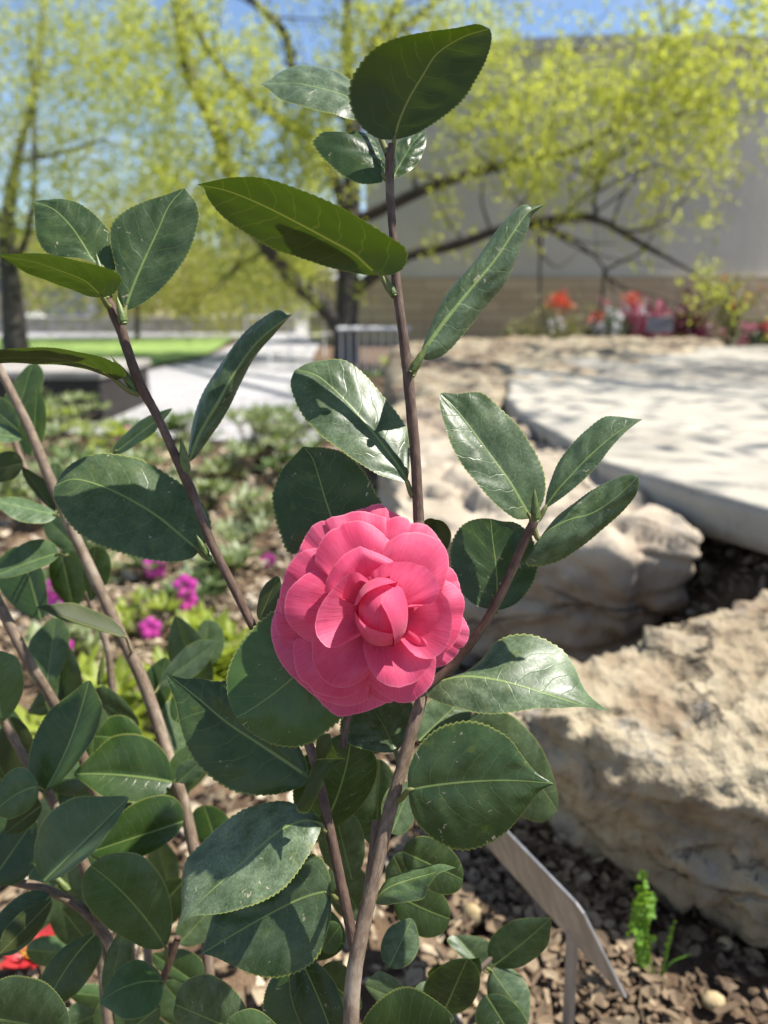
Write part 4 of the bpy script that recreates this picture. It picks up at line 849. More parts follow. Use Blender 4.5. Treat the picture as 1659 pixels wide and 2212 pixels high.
lf((50, 945), (-40, 935), (0, 915), (5, 955), .55, -.5, dL=.6, dR=-.6, dust=.7, tone=.2)
lf((50, 1000), (-30, 1020), (10, 975), (15, 1040), .55, .5, top=False, tone=.1)
lf((245, 980), (372, 882), (290, 918), (312, 950), .49, -.8, dL=.6, dR=-.5, dust=.15, tone=.0, sh='la', pet=(160, 1100))
lf((345, 1480), (472, 1385), (400, 1400), (420, 1460), .56, -1, dL=.6, dR=-.8, dust=.85, tone=.3, pet=(325, 1500))
lf((440, 1440), (450, 1340), (420, 1385), (485, 1390), .62, .5, sh='ro', dust=.8, tone=.2)
lf((330, 1540), (360, 1420), (310, 1470), (370, 1490), .60, .5, dust=.2, tone=.1, sh='el')
lf((300, 1560), (200, 1500), (240, 1490), (260, 1560), .57, .5, dust=.5, tone=.1, sh='el')
lf((310, 1600), (205, 1590), (260, 1545), (250, 1620), .53, -.5, dL=.4, dR=-.4, dust=.0, tone=.0)
lf((280, 1620), (200, 1500), (180, 1560), (280, 1550), .58, .5, dust=.7, tone=.1, sh='el')
lf((170, 1500), (60, 1540), (110, 1480), (115, 1540), .60, -.5, dust=.6, tone=.1)
lf((375, 1690), (430, 1600), (370, 1640), (430, 1660), .52, .5, dust=.4, tone=.3)
lf((385, 1690), (440, 1640), (390, 1650), (430, 1680), .50, -.3, dL=.4, dR=-.4, dust=.6, tone=.2)
lf((380, 1560), (410, 1480), (370, 1510), (420, 1530), .55, .5, dust=.1, tone=.3)
lf((470, 1830), (440, 1740), (415, 1790), (500, 1780), .58, .5, sh='ro', dust=.0, tone=.0)
lf((385, 2040), (470, 1950), (400, 1970), (460, 2020), .52, .5, dust=.9, tone=.2)
lf((430, 2130), (330, 2060), (350, 2100), (420, 2060), .52, .5, dust=.2)
lf((210, 2230), (290, 2130), (220, 2160), (300, 2200), .52, .5, dust=.2)
lf((130, 1960), (210, 2060), (120, 2020), (220, 1990), .56, .5, dust=.3)
lf((300, 1930), (180, 1840), (200, 1910), (290, 1850), .55, .5, dust=.1, tone=0, sh='el')
lf((400, 1900), (300, 2010), (320, 1930), (380, 1990), .58, .5, dust=.1, tone=0, sh='el')
lf((430, 2220), (350, 2120), (340, 2190), (430, 2140), .58, .5, dust=.3, tone=0, sh='el')
lf((250, 1780), (130, 1700), (150, 1760), (220, 1690), .60, .5, dust=.05, tone=0, sh='el')
lf((-20, 1660), (70, 1760), (-20, 1740), (70, 1680), .58, .5, dust=.05, tone=0, sh='el')
r2 = np.random.default_rng(21)
for k in range(24):
    x, y = r2.uniform(0, 470), r2.uniform(1500, 2200); a = r2.uniform(0, 6.28); L_ = r2.uniform(120, 190); w_ = L_ * r2.uniform(.2, .3); dx, dy = math.cos(a), math.sin(a)
    lf((x, y), (x + dx * L_, y + dy * L_), (x + dx * L_ * .45 - dy * w_, y + dy * L_ * .45 + dx * w_), (x + dx * L_ * .45 + dy * w_, y + dy * L_ * .45 - dx * w_), r2.uniform(.56, .68), r2.uniform(-1, 2), dL=r2.uniform(-1, 1), dR=r2.uniform(-1, 1), sh='el', dust=r2.uniform(.2, .8), tone=r2.uniform(.05, .4))
bud(c2, (150, 1925), (95, 1870), 16, d=.49); bud(c2, (215, 1480), (225, 1400), 14, d=.6)

# ------------------------------------------------------------------ seedling and fallen flower on the mulch
M['weed'] = foliage('fresh seedling green', (.10, .24, .02), (.20, .36, .04), (.30, .50, .03), .4, 30)
def frond(parent, B, T, Wpx, d, dT, lobes, seed):
    b, t = P(*B, d), P(*T, d + dT); ax = t - b; sd = nrm(np.cross(ax, FW)); fn = nrm(np.cross(sd, ax)); r = np.random.default_rng(seed); Wm = Wpx * d / FOC / 2; ps = []
    ps.append(tube([b, b + ax * .5, t], [.0011, .0008, .0004], 10, 5)[:2])
    for k in range(lobes):                            # frilled lobes either side of a thin rachis
        u = min(.98, .10 + .86 * k / (lobes - 1) + r.uniform(-.035, .035)); sg = -1 if (k + (r.random() < .2)) % 2 else 1; sz = Wm * (1.0 - .45 * abs(u - .5)) * r.uniform(.5, 1.15)
        o_ = b + ax * u; dx = nrm(sd * sg * r.uniform(.7, 1.2) + nrm(ax) * r.uniform(.25, .8) + fn * r.normal(0, .55)) if k < lobes - 1 else nrm(ax); dy = nrm(np.cross(dx, fn)); dz = np.cross(dx, dy); V = []
        for i in range(9):
            v = i / 8; wv = sz * .62 * math.sin(math.pi * min(1, .10 + .86 * v)) ** .7 * (.75 + .35 * abs(math.sin(v * 9.4 + k)))
            for s_ in np.linspace(-1, 1, 9): V.append(o_ + dx * sz * v * 1.15 + dy * wv * s_ + dz * sz * (.10 * math.sin(v * 11 + s_ * 4 + k) + .12 * s_ * s_ - .15 * v * v))
        ps.append((np.array(V), grid_faces(9, 9)))
    V, F, _ = merge([(v, f, np.zeros((len(v), 2))) for v, f in ps])
    mk('leaf', V, F, M['weed'], parent, tint=r.random(len(V)) * .5 + .25)
wd = empty('seedling', G(1420, 2118), 'bright green crinkled seedling in the soil below the front boulder', 'plant')
frond(wd, (1405, 2085), (1388, 1895), 72, .77, -.02, 15, 3); frond(wd, (1438, 2070), (1458, 1992), 24, .78, -.01, 7, 5); frond(wd, (1382, 2062), (1364, 2000), 44, .765, -.03, 8, 8)
for q in ([(1420, 2116), (1412, 2098), (1402, 2080)], [(1422, 2116), (1432, 2092), (1440, 2065)], [(1418, 2116), (1398, 2090), (1380, 2056)], [(1424, 2116), (1450, 2080), (1490, 2062)]):
    V, F, U = tube([P(x, y, .79 - .005 * i) for i, (x, y) in enumerate(q)], [.0012, .001, .0008], 12, 6); mk('stalk', V, F, M['weed'], wd, tint=np.full(len(V), .6))
M['redp'] = plain('red petal', (.30, .012, .02), (.42, .03, .03), 60, .5, .3, .001); M['stamen'] = plain('yellow stamens', (.70, .42, .05), (.78, .55, .12), 80, .6, .3, .001)
ff_c = G(72, 2075, .012)
ff = empty('fallen_flower', ff_c, 'fallen red blossom with yellow stamens on the mulch, lower left', 'flower')
for k in range(6):
    a = k * 1.05; V = []
    for i in range(9):
        u = i / 8; wv = .013 * math.sin(math.pi * (.15 + .8 * u))
        for s in np.linspace(-1, 1, 7): V.append(ff_c + np.array([math.cos(a) * u * .034 - math.sin(a) * wv * s, math.sin(a) * u * .034 + math.cos(a) * wv * s, .004 + .016 * u * u + .006 * s * s]))
    mk('petal', V, grid_faces(9, 7), M['redp'], ff)
tb = []
for k in range(26):
    a, r0 = rng.uniform(0, 6.28), rng.uniform(0, .006); q = ff_c + np.array([math.cos(a) * r0, math.sin(a) * r0, .002]); e = q + np.array([math.cos(a) * r0 * 1.2, math.sin(a) * r0 * 1.2, .016])
    tb.append(tube([q, e], [.0006, .0011], 4, 5))
V, F, U = merge(tb); mk('stamens', V, F, M['stamen'], ff)

# ------------------------------------------------------------------ leaf clouds for background plants
def leaf_quads(ctr, size, r=rng, flat=0.0, fold=.25):
    n = len(ctr); a = r.normal(size=(n, 3)); a[:, 2] *= (1 - flat); a /= np.linalg.norm(a, axis=1)[:, None]
    b = r.normal(size=(n, 3)); b -= a * np.sum(a * b, 1)[:, None]; b /= np.linalg.norm(b, axis=1)[:, None]; c = np.cross(a, b)
    L = size * r.uniform(.6, 1.3, (n, 1)); Wd = L * .42
    V = np.stack([ctr - a * L * .5, ctr + b * Wd * .6 + c * L * fold * .4, ctr + a * L * .6, ctr - b * Wd * .6 + c * L * fold * .4], 1).reshape(-1, 3)
    F = np.arange(n * 4).reshape(-1, 4); T = np.repeat(r.random(n), 4)
    return V, F, T
def cloud(blobs, per, sprig, size):                   # blobs : (centre, radius vector, count)
    out = []
    for c, rad, cnt in blobs:
        s = rng.normal(size=(cnt, 3)) * .5 * np.asarray(rad) + np.asarray(c)
        out.append((s[:, None, :] + rng.normal(size=(cnt, per, 3)) * sprig).reshape(-1, 3))
    return leaf_quads(np.vstack(out), size)

# main tree ---------------------------------------------------
TY = 8.6
tr = empty('tree', (P(750, 790, TY)[0], P(750, 790, TY)[1], 0), 'spreading dark trunked tree with young yellow green leaves, in front of the pale wall', 'tree', )
def limb(parent, pts, name='limb', k=1.0):
    p3 = [P(x, y, d) for x, y, d, _ in pts]; rad = [wpx * d / FOC / 2 * k for _, _, d, wpx in pts]
    V, F, U = tube(p3, rad, 50, 10, .15); mk(name, V, F, M['trunk'], parent, uv=U); return p3
tk = limb(tr, [(748, 830, TY, 66), (748, 700, TY, 50), (752, 600, TY, 50), (758, 480, TY, 42), (760, 380, TY, 38), (756, 250, TY, 30), (750, 120, TY + .1, 24), (752, -40, TY + .2, 18), (760, -250, TY, 8)], 'trunk')
LIMBS = [[(742, 720, TY, 30), (690, 655, 8.5, 28), (620, 590, 8.4, 25), (560, 510, 8.3, 24), (505, 400, 8.2, 24), (470, 290, 8.1, 23), (415, 170, 8.0, 22), (390, 70, 8.0, 21), (380, -60, 8.0, 18), (360, -300, 8.0, 8)],
         [(757, 500, TY, 22), (700, 330, 8.4, 20), (600, 255, 8.3, 17), (500, 170, 8.3, 15), (430, 70, 8.3, 14), (380, -60, 8.3, 8)],
         [(756, 260, TY, 18), (700, 220, 8.7, 16), (640, 170, 8.8, 16), (615, 75, 8.8, 16), (560, 15, 8.8, 13), (480, -60, 8.8, 8)],
         [(765, 480, TY, 22), (850, 440, 8.4, 20), (940, 400, 8.2, 19), (1090, 355, 7.9, 16), (1230, 330, 7.6, 11), (1330, 270, 7.4, 9), (1450, 160, 7.2, 5)],
         [(770, 625, TY, 24), (830, 580, 8.4, 20), (890, 550, 8.2, 18), (980, 530, 8.0, 17), (1100, 490, 7.7, 15), (1230, 470, 7.5, 14), (1300, 478, 7.4, 12), (1400, 535, 7.2, 9), (1490, 585, 7.1, 6), (1580, 660, 7.0, 3)],
         [(1290, 475, 7.4, 8), (1285, 420, 7.4, 7), (1320, 330, 7.3, 6), (1400, 230, 7.2, 5), (1480, 120, 7.0, 3)],
         [(762, 380, TY, 18), (780, 240, 8.6, 16), (800, 120, 8.5, 15), (840, 40, 8.4, 13), (900, -60, 8.3, 8)],
         [(790, 140, 8.5, 12), (850, 80, 8.3, 10), (920, 20, 8.1, 8), (1050, -60, 7.6, 6), (1250, -160, 6.6, 4)],
         [(752, 560, TY, 16), (660, 500, 8.8, 12), (540, 560, 9.0, 9), (480, 600, 9.1, 6)],
         [(1100, 490, 7.7, 6), (1200, 500, 7.6, 5), (1290, 560, 7.5, 4), (1330, 640, 7.5, 2)]]
for l in LIMBS: limb(tr, l, k=1.25)
def blob(px, py, d, rx, ry, rd, cnt): c = P(px, py, d); return (c, (rx * d / FOC, rd, ry * d / FOC), cnt)
BL = [blob(1110, 300, 7.2, 110, 130, .9, 240), blob(1150, 390, 7.0, 50, 60, .5, 90), blob(1050, 200, 7.3, 120, 130, .9, 170), blob(1250, 180, 7.0, 170, 130, 1.0, 300), blob(1400, 200, 6.8, 190, 140, 1.1, 320), blob(1540, 260, 6.6, 150, 130, 1, 300),
      blob(1580, 130, 6.6, 190, 150, 1, 240), blob(1350, 330, 7.0, 160, 100, .8, 170), blob(1300, 430, 7.1, 180, 90, .7, 80), blob(1130, 60, 7.2, 200, 70, 1, 110), blob(1480, 480, 7.0, 140, 110, .6, 45), blob(950, 350, 7.9, 120, 140, .9, 60),
      blob(1000, 480, 7.9, 150, 80, .9, 40), blob(900, 60, 8.0, 170, 80, 1, 130), blob(1600, 30, 6.4, 200, 60, 1, 120), blob(1570, 660, 6.9, 80, 60, .6, 40),
      blob(640, 420, 8.3, 140, 150, 1.2, 260), blob(560, 300, 8.2, 170, 150, 1.2, 260), blob(680, 180, 8.4, 170, 120, 1.2, 150), blob(480, 120, 8.1, 170, 130, 1.2, 170), blob(360, 240, 8.1, 190, 170, 1.3, 300),
      blob(320, 60, 8.0, 220, 120, 1.3, 240), blob(560, 560, 8.7, 150, 90, 1.2, 150), blob(650, 640, 9.2, 100, 70, 1.0, 40), blob(800, 60, 8.4, 120, 70, 1, 70), blob(430, 430, 8.3, 150, 110, 1.2, 220), blob(700, 310, 8.3, 90, 120, 1, 130)]
V, F, T = cloud([(c_, r_, max(3, int(n_ * (.18 if c_[0] > .5 else .40)))) for c_, r_, n_ in BL], 26, .085, .062)
mk('crown', V, F, M['crown'], tr, smooth=False, tint=T)
tw = []
for l in LIMBS:
    q = spline(np.array([P(x, y, d) for x, y, d, _ in l]), 40)
    for _ in range(9):
        a = q[rng.integers(6, 39)]; dr = nrm(rng.normal(size=3) + np.array([0, 0, .25])); le = rng.uniform(.35, 1.1); b = a + dr * le; dr2 = nrm(dr + rng.normal(0, .5, 3)); c_ = b + dr2 * le * .6
        tw.append(tube([a, (a + b) / 2 + rng.normal(0, .05, 3), b, c_], [.016, .012, .008, .003], 12, 5))
V, F, U = merge(tw); mk('twigs', V, F, M['trunk'], tr, uv=U)
# boughs reaching forward above the slab (they dapple it with shade)
OV = [((rng.uniform(2.3, 6.2), rng.uniform(1.4, 5.6), rng.uniform(3.6, 5.2)), (.7, .7, .35), 26) for _ in range(30)]
V, F, T = cloud(OV, 9, .10, .075); mk('bough_leaves', V, F, M['crown'], tr, smooth=False, tint=T)
for x, y in ((3.4, 3.4), (4.6, 4.2)):
    V, F, U = tube([P(760, -250, TY), (x * .5, 6.5, 4.9), (x, y, 4.6), (x + .6, y - 1.2, 4.3)], [.06, .05, .035, .01], 30, 8); mk('limb', V, F, M['trunk'], tr, uv=U)
# other trees ---------------------------------------------------
def side_tree(trunk, limbs, blobs, mat, label, base, size=.07, per=9, sprig=.1):
    o = empty('tree', (*P(*base)[:2], 0), label, 'tree', 'trees behind the flower bed')
    limb(o, trunk, 'trunk')
    for l in limbs: limb(o, l)
    V, F, T = cloud(blobs, per, sprig, size); mk('crown', V, F, M[mat], o, smooth=False, tint=T)
side_tree([(38, 775, 9.5, 60), (30, 700, 9.5, 50), (22, 600, 9.5, 42), (15, 500, 9.5, 34), (35, 350, 9.5, 20), (75, 200, 9.5, 14), (90, 60, 9.4, 10), (90, -120, 9.4, 5)],
          [[(22, 600, 9.5, 18), (60, 500, 9.3, 15), (74, 400, 9.2, 13), (72, 220, 9.2, 10), (60, 60, 9.2, 6)], [(15, 500, 9.5, 14), (-40, 420, 9.5, 12), (-120, 300, 9.5, 6)], [(35, 350, 9.5, 12), (130, 330, 9.3, 9), (230, 300, 9.2, 5)]],
          [blob(80, 120, 9.2, 190, 150, 1.5, 420), blob(60, 330, 9.2, 190, 170, 1.5, 360), blob(230, 380, 9.2, 160, 110, 1.3, 170), blob(60, 500, 9.6, 160, 90, 1.2, 150), blob(-150, 200, 9.4, 200, 250, 1.5, 150), blob(250, 150, 9.0, 150, 130, 1.3, 190)],
          'crown_b', 'tree with a thin dark trunk at the far left edge', (38, 775, 9.5), .06)
side_tree([(297, 800, 13, 12), (297, 650, 13, 11), (300, 520, 13, 9), (310, 400, 13, 5)], [],
          [blob(300, 560, 13, 220, 90, 2, 420), blob(470, 640, 13.5, 150, 80, 1.6, 260), blob(160, 600, 13, 150, 80, 1.6, 180), blob(330, 450, 13, 180, 80, 2, 200)],
          'crown_far', 'slim young tree standing on the lawn', (297, 800, 13), .10, 9, .16)
side_tree([(560, 760, 21, 14), (560, 640, 21, 12), (560, 500, 21, 8)], [],
          [blob(520, 600, 21, 260, 80, 3, 420), blob(350, 620, 21, 200, 70, 3, 260), blob(180, 560, 21, 220, 80, 3, 260), blob(640, 560, 21, 160, 120, 3, 240)],
          'crown_far', 'bushy yellow green tree in front of the far pale house', (560, 760, 21), .16, 9, .28)

# azaleas and low plants in the bed ------------------------------
M['az'] = foliage('azalea leaves', (.06, .11, .03), (.16, .22, .08), (.16, .26, .05), .3, 20, .45)
M['azp'] = foliage('pale azalea leaves', (.12, .17, .06), (.33, .37, .18), (.24, .32, .06), .3, 20, .4)
M['azy'] = foliage('yellow green leaves', (.16, .22, .02), (.34, .40, .05), (.40, .50, .03), .4, 20, .5)
M['mag'] = foliage('magenta petals', (.86, .05, .50), (.92, .14, .62), (.95, .10, .62), .4, 20)
def whorl(c, n, L, tilt, r):
    V, F, T = [], [], []; k = 0
    for i in range(n):
        a = i * 2.4 + r.uniform(-.3, .3); el = tilt + r.uniform(-.35, .35); dx = np.array([math.cos(a) * math.cos(el), math.sin(a) * math.cos(el), math.sin(el)]); sd = np.array([-math.sin(a), math.cos(a), 0]); up = np.cross(dx, sd) * -1; l = L * r.uniform(.7, 1.2); t = r.random()
        for u, ww in ((0, .1), (.35, .8), (.7, .9), (1, .05)):
            for s in (-1, 0, 1): V.append(c + dx * l * u + sd * s * l * .17 * ww + up * (abs(s) * .05 * l - .18 * l * u * u)); T.append(t)
        for q in grid_faces(4, 3): F.append(tuple(j + k for j in q))
        k += 12
    return np.array(V), F, np.array(T)[:, None]
def azalea(px, py, size, wh, mat, label, blooms=(), L=.045, group='azaleas in the mulched bed', z=0.0, hfac=.75):
    c = G(px, py, z); r = np.random.default_rng(int(px * 7 + py)); ps = []; st = []
    o = empty('azalea', c, label, 'shrub', group)
    for k in range(wh):
        q = c + np.array([r.normal(0, size * .38), r.normal(0, size * .38), r.uniform(.15, 1.0) * size * hfac]); ps.append(whorl(q, 9, L, .35, r))
        st.append(tube([c + np.array([0, 0, -.01]), (c + q) / 2 + r.normal(0, .01, 3), q], [.004, .003, .0018], 8, 5))
    V, F, T = merge(ps); mk('foliage', V, F, M[mat], o, tint=T[:, 0])
    V, F, U = merge(st); mk('twigs', V, F, M['stem'], o, uv=U)
    for bx, by, bs in blooms:
        bs *= 1.35
        dd = float(np.dot(c - CAM, FW)) - .07; b = P(bx, by, dd); V, F, T, k = [], [], [], 0
        for j in range(5):
            a = j * 1.257 + .4; dx = AX * math.cos(a) + UP * math.sin(a); sd = np.cross(dx, FW)
            for i in range(5):
                u = i / 4; wv = bs * .55 * math.sin(math.pi * (.12 + .8 * u))
                for s in (-1, -.3, .3, 1): V.append(b + dx * bs * u + sd * wv * s - FW * bs * (.5 * u * (1.2 - u)) + FW * .1 * bs * s * s); T.append(r.random())
            F += [tuple(q + k for q in f) for f in grid_faces(5, 4)]; k += 20
        mk('blossom', V, F, M['mag'], o, tint=T)
azalea(560, 1010, .34, 46, 'azp', 'largest pale leaved azalea clump left of the boulders', (), .06)
azalea(520, 1200, .13, 14, 'azp', 'small azalea whorl with the single round magenta bloom', [(580, 1211, .016)], .045)
azalea(620, 950, .22, 24, 'az', 'darker azalea behind the pale clump, near the path', (), .06)
azalea(400, 1310, .10, 14, 'az', 'azalea with the tall two tone magenta bloom', [(400, 1268, .022), (405, 1300, .018)], .04)
azalea(330, 1250, .12, 12, 'az', 'azalea whose magenta bloom peeps from under the big round leaf', [(335, 1222, .024)], .04)
azalea(130, 1310, .12, 14, 'az', 'azalea with the broad magenta bloom at the far left', [(128, 1290, .026), (110, 1275, .018)], .04)
azalea(330, 1375, .10, 12, 'azy', 'azalea with a flattened magenta bloom beside the blurred stem', [(325, 1357, .018)], .04)
azalea(150, 1430, .10, 12, 'azp', 'azalea with one tiny pink bloom among pale leaves', [(142, 1395, .012)], .04)
azalea(270, 970, .2, 20, 'az', 'low azalea with a distant magenta bloom, near the dark planter', [(270, 938, .035)], .05)
azalea(240, 1600, .13, 26, 'azy', 'yellow green low plant between the blurred stems', (), .06)
azalea(450, 1480, .10, 18, 'azy', 'yellow green low plant left of the pink flower', (), .05)
azalea(200, 1100, .25, 26, 'az', 'loose green azalea behind the left branch', (), .06)
azalea(60, 1120, .22, 22, 'azp', 'pale azalea behind the blurred camellia twigs', (), .06)
azalea(110, 940, .3, 26, 'azp', 'pale azalea clump in front of the dark planter', (), .07)
azalea(400, 960, .22, 22, 'az', 'green azalea just before the paved path', (), .06)
azalea(700, 930, .25, 22, 'az', 'green azalea left of the flat boulder', (), .06)
azalea(440, 1450, .12, 16, 'azy', 'yellow green sprig below the magenta blooms', (), .05)
azalea(880, 830, .3, 30, 'azy', 'yellow green plant beside the crusty boulder', (), .08)
azalea(460, 1100, .12, 12, 'azp', 'sparse pale azalea in the open mulch', (), .05)
for i, (px, py, sz, m_, lb) in enumerate([(300, 1060, .2, 'azp', 'pale azalea in the middle of the bed behind the left branch'), (480, 1040, .2, 'azp', 'pale azalea left of the largest clump'), (150, 1020, .24, 'azp', 'pale azalea beyond the blurred stems, below the planter'), (330, 1120, .16, 'azp', 'small pale azalea behind the big round leaf'),
        (560, 1130, .13, 'azp', 'small pale azalea just left of the dark dotted leaf'), (250, 1010, .26, 'azy', 'yellowish azalea near the planter end'), (40, 1000, .3, 'azy', 'yellowish azalea at the far left under the planter'), (650, 1040, .2, 'az', 'green azalea between the pale clump and the flat boulder'),
        (480, 1260, .1, 'azp', 'low pale azalea in open mulch near the left branch'), (190, 1230, .13, 'azp', 'pale azalea just above the broad magenta bloom'), (760, 880, .3, 'az', 'green azalea before the tree trunk')]):
    azalea(px, py, sz, 22, m_, lb, (), .055 if py < 1100 else .045)
# raised planter with a dark face
M['dark'] = plain('dark steel', (.012, .010, .009), (.025, .02, .018), 10, .7); M['cap'] = plain('pale coping', (.24, .22, .19), (.38, .355, .32), 6, .85)
def box(name, x0, x1, y0, y1, z0, z1, mat, parent=None, bev=.0):
    V = [(x, y, z) for x in (x0, x1) for y in (y0, y1) for z in (z0, z1)]
    F = [(0, 1, 3, 2), (4, 6, 7, 5), (0, 4, 5, 1), (2, 3, 7, 6), (0, 2, 6, 4), (1, 5, 7, 3)]
    o = mk(name, V, F, mat, parent, smooth=False)
    if bev: m = o.modifiers.new('bevel', 'BEVEL'); m.width = bev; m.segments = 2
    return o
pc = G(225, 918, 0); pl = empty('planter', (pc[0] - .4, pc[1], 0), 'dark sided raised planter with a pale stone coping, beside the path', 'planter')
box('wall', pc[0] - 2.0, pc[0], pc[1], pc[1] + .9, 0, .26, M['dark'], pl, .01); box('coping', pc[0] - 2.02, pc[0] + .02, pc[1] - .02, pc[1] + .92, .263, .31, M['cap'], pl, .01)

# building ---------------------------------------------------
def wall_mat(name, a, b, brick=False):
    s = NT(name); o = s.obj(); n1 = s.noise(o, .8, 5.0); n2 = s.noise(o, 14.0, 4.0)
    col = s.mix(s.ss(n1, .35, .65), a, b)
    if brick:
        bt = s.n('TexBrick', {'offset': .5}, Vector=s.uvc(), Color1=a, Color2=b, Mortar=tuple(q * .6 for q in a)); bt.inputs['Scale'].default_value = 1.0; bt.inputs['Brick Width'].default_value = .62; bt.inputs['Row Height'].default_value = .17; bt.inputs['Mortar Size'].default_value = .008
        col = s.mix(s.ss(n2, .4, .7, 0, .35), bt.outputs[0], b)
    return s.fin(s.bsdf(Base_Color=col, Roughness=.9, Normal=s.bump(n2, .3, .01)))
M['plaster'] = wall_mat('grey plaster', (.46, .44, .375), (.53, .51, .44)); M['stonewall'] = wall_mat('tan coursed stone', (.40, .31, .20), (.50, .40, .27), True)
bl = empty('building', (4, 12, 0), 'long curved building, grey plaster above a tan stone base', 'building')
def arc_wall(name, r, z0, z1, mat, aa=-122):
    cx, cy = 4.0, 22.0; a0, a1 = math.radians(aa), math.radians(-30); n = 60; V, U = [], []
    for i in range(n):
        a = a0 + (a1 - a0) * i / (n - 1)
        for rr, z in ((r - .6, z0), (r, z0), (r, z1), (r - .6, z1)): V.append((cx + rr * math.cos(a), cy + rr * math.sin(a), z)); U.append((a * r, z))
    F = grid_faces(n, 4, close=True) + [(0, 1, 2, 3), tuple(range(n * 4 - 1, n * 4 - 5, -1))]
    mk(name, V, F, mat, bl, smooth=False, uv=U)
arc_wall('base_wall', 10.06, -.05, 1.05, M['stonewall']); arc_wall('upper_wall', 10.0, 1.053, 4.16, M['plaster'], -115.5); arc_wall('parapet', 10.05, 4.163, 4.33, M['plaster'], -115.6)
M['hw'] = plain('pale house wall', (.45, .46, .50), (.55, .55, .58), 1, .85); M['hr'] = plain('tan house wall', (.44, .35, .26), (.52, .43, .33), 1, .85); M['pane'] = plain('window glass', (.06, .08, .11), (.10, .13, .17), 2, .15)
def house(x0, x1, y, h, mat, label, wins):
    o = empty('house', ((x0 + x1) / 2, y, 0), label, 'house', 'far houses beyond the terrace'); box('wall', x0, x1, y, y + 6, 0, h, mat, o); box('roof', x0 - .2, x1 + .2, y - .2, y + 6.2, h + .003, h + .2, M['cap'], o)
    for wx, wz, ww, wh_ in wins:
        f = box('window', wx, wx + ww, y - .04, y - .003, wz, wz + wh_, M['cap'], o); p_ = box('pane', wx + .08, wx + ww - .08, y - .06, y - .043, wz + .08, wz + wh_ - .08, M['pane'], o); p_.parent = f
house(-14.0, -7.2, 24, 2.6, M['hr'], 'low tan house behind the white parasols', [(-12.5, .9, 1.3, 1.1), (-10, .3, 1.6, 1.8)])
house(-5.6, -1.9, 27, 3.4, M['hw'], 'pale blue grey house seen through the yellow tree', [(-5, .8, 1.0, 1.3), (-3.4, .8, 1.0, 1.3)])
M['canvas'] = plain('white canvas', (.78, .78, .78), (.82, .82, .80), 3, .8)
def parasol(px, py, d, r, label):
    c = P(px, py, d); o = empty('parasol', (c[0], c[1], 0), label, 'parasol', 'white parasols on the far terrace'); n = 16; V = [c + np.array([0, 0, .22 * r])]
    for k in range(n): V.append(c + np.array([r * math.cos(k * 2 * math.pi / n), r * math.sin(k * 2 * math.pi / n), -.05]))
    for k in range(n): V.append(c + np.array([r * math.cos(k * 2 * math.pi / n), r * math.sin(k * 2 * math.pi / n), -.22]))
    F = [(0, 1 + k, 1 + (k + 1) % n) for k in range(n)] + [(1 + k, 1 + n + k, 1 + n + (k + 1) % n, 1 + (k + 1) % n) for k in range(n)]
    mk('canopy', V, F, M['canvas'], o, smooth=False)
    V, F, U = tube([(c[0], c[1], 0), (c[0], c[1], c[2] + .15 * r)], [.03, .03], 4, 8); mk('pole', V, F, M['metal'], o, uv=U)
parasol(80, 690, 20, .95, 'white parasol right of the thin left trunk'); parasol(-15, 695, 21, .8, 'white parasol cut off by the left edge of the view')
M['grey'] = plain('grey cabinet', (.20, .21, .25), (.26, .27, .31), 3, .6)
q = P(148, 720, 19); cb = empty('cabinet', (q[0], q[1], 0), 'grey blue cabinet standing beyond the lawn', 'cabinet'); box('body', q[0] - .55, q[0] + .55, q[1], q[1] + .6, 0, .95, M['grey'], cb, .01); box('lid', q[0] - .6, q[0] + .6, q[1] - .05, q[1] + .65, .953, 1.0, M['cap'], cb, .01)
q = P(178, 726, 16); tag(box('low_wall', q[0] - 3, q[0] + 4.6, q[1], q[1] + .3, 0, .35, M['cap'], None, .02), 'long low pale wall at the back of the lawn', 'wall')
# railing by the trunk
rl_c = G(808, 806, 0); rl = empty('railing', rl_c, 'small white metal railing at the foot of the curved wall', 'railing'); M['white'] = plain('white paint', (.70, .70, .72), (.76, .76, .78), 5, .5)
for k in range(9):
    x = rl_c[0] - .32 + .08 * k; V, F, U = tube([(x, rl_c[1], 0), (x, rl_c[1], .42)], [.008, .008], 3, 6); mk('bar', V, F, M['white'], rl, uv=U)
V, F, U = tube([(rl_c[0] - .36, rl_c[1], .43), (rl_c[0] + .36, rl_c[1], .43)], [.016, .016], 3, 8); mk('handrail', V, F, M['white'], rl, uv=U)
q = G(640, 800, 0); fn = empty('railing', (q[0], q[1], 0), 'thin grey wire railing along the path, left of the trunk', 'railing')
for k in range(6):
    x, y = q[0] - .5 + .16 * k, q[1] + .5 * k; V, F, U = tube([(x, y, 0), (x, y, .55)], [.007, .007], 3, 6); mk('post', V, F, M['white'], fn, uv=U)
for z in (.28, .53):
    V, F, U = tube([(q[0] - .5, q[1], z), (q[0] + .3, q[1] + 2.5, z)], [.006, .006], 3, 6); mk('rail', V, F, M['white'], fn, uv=U)

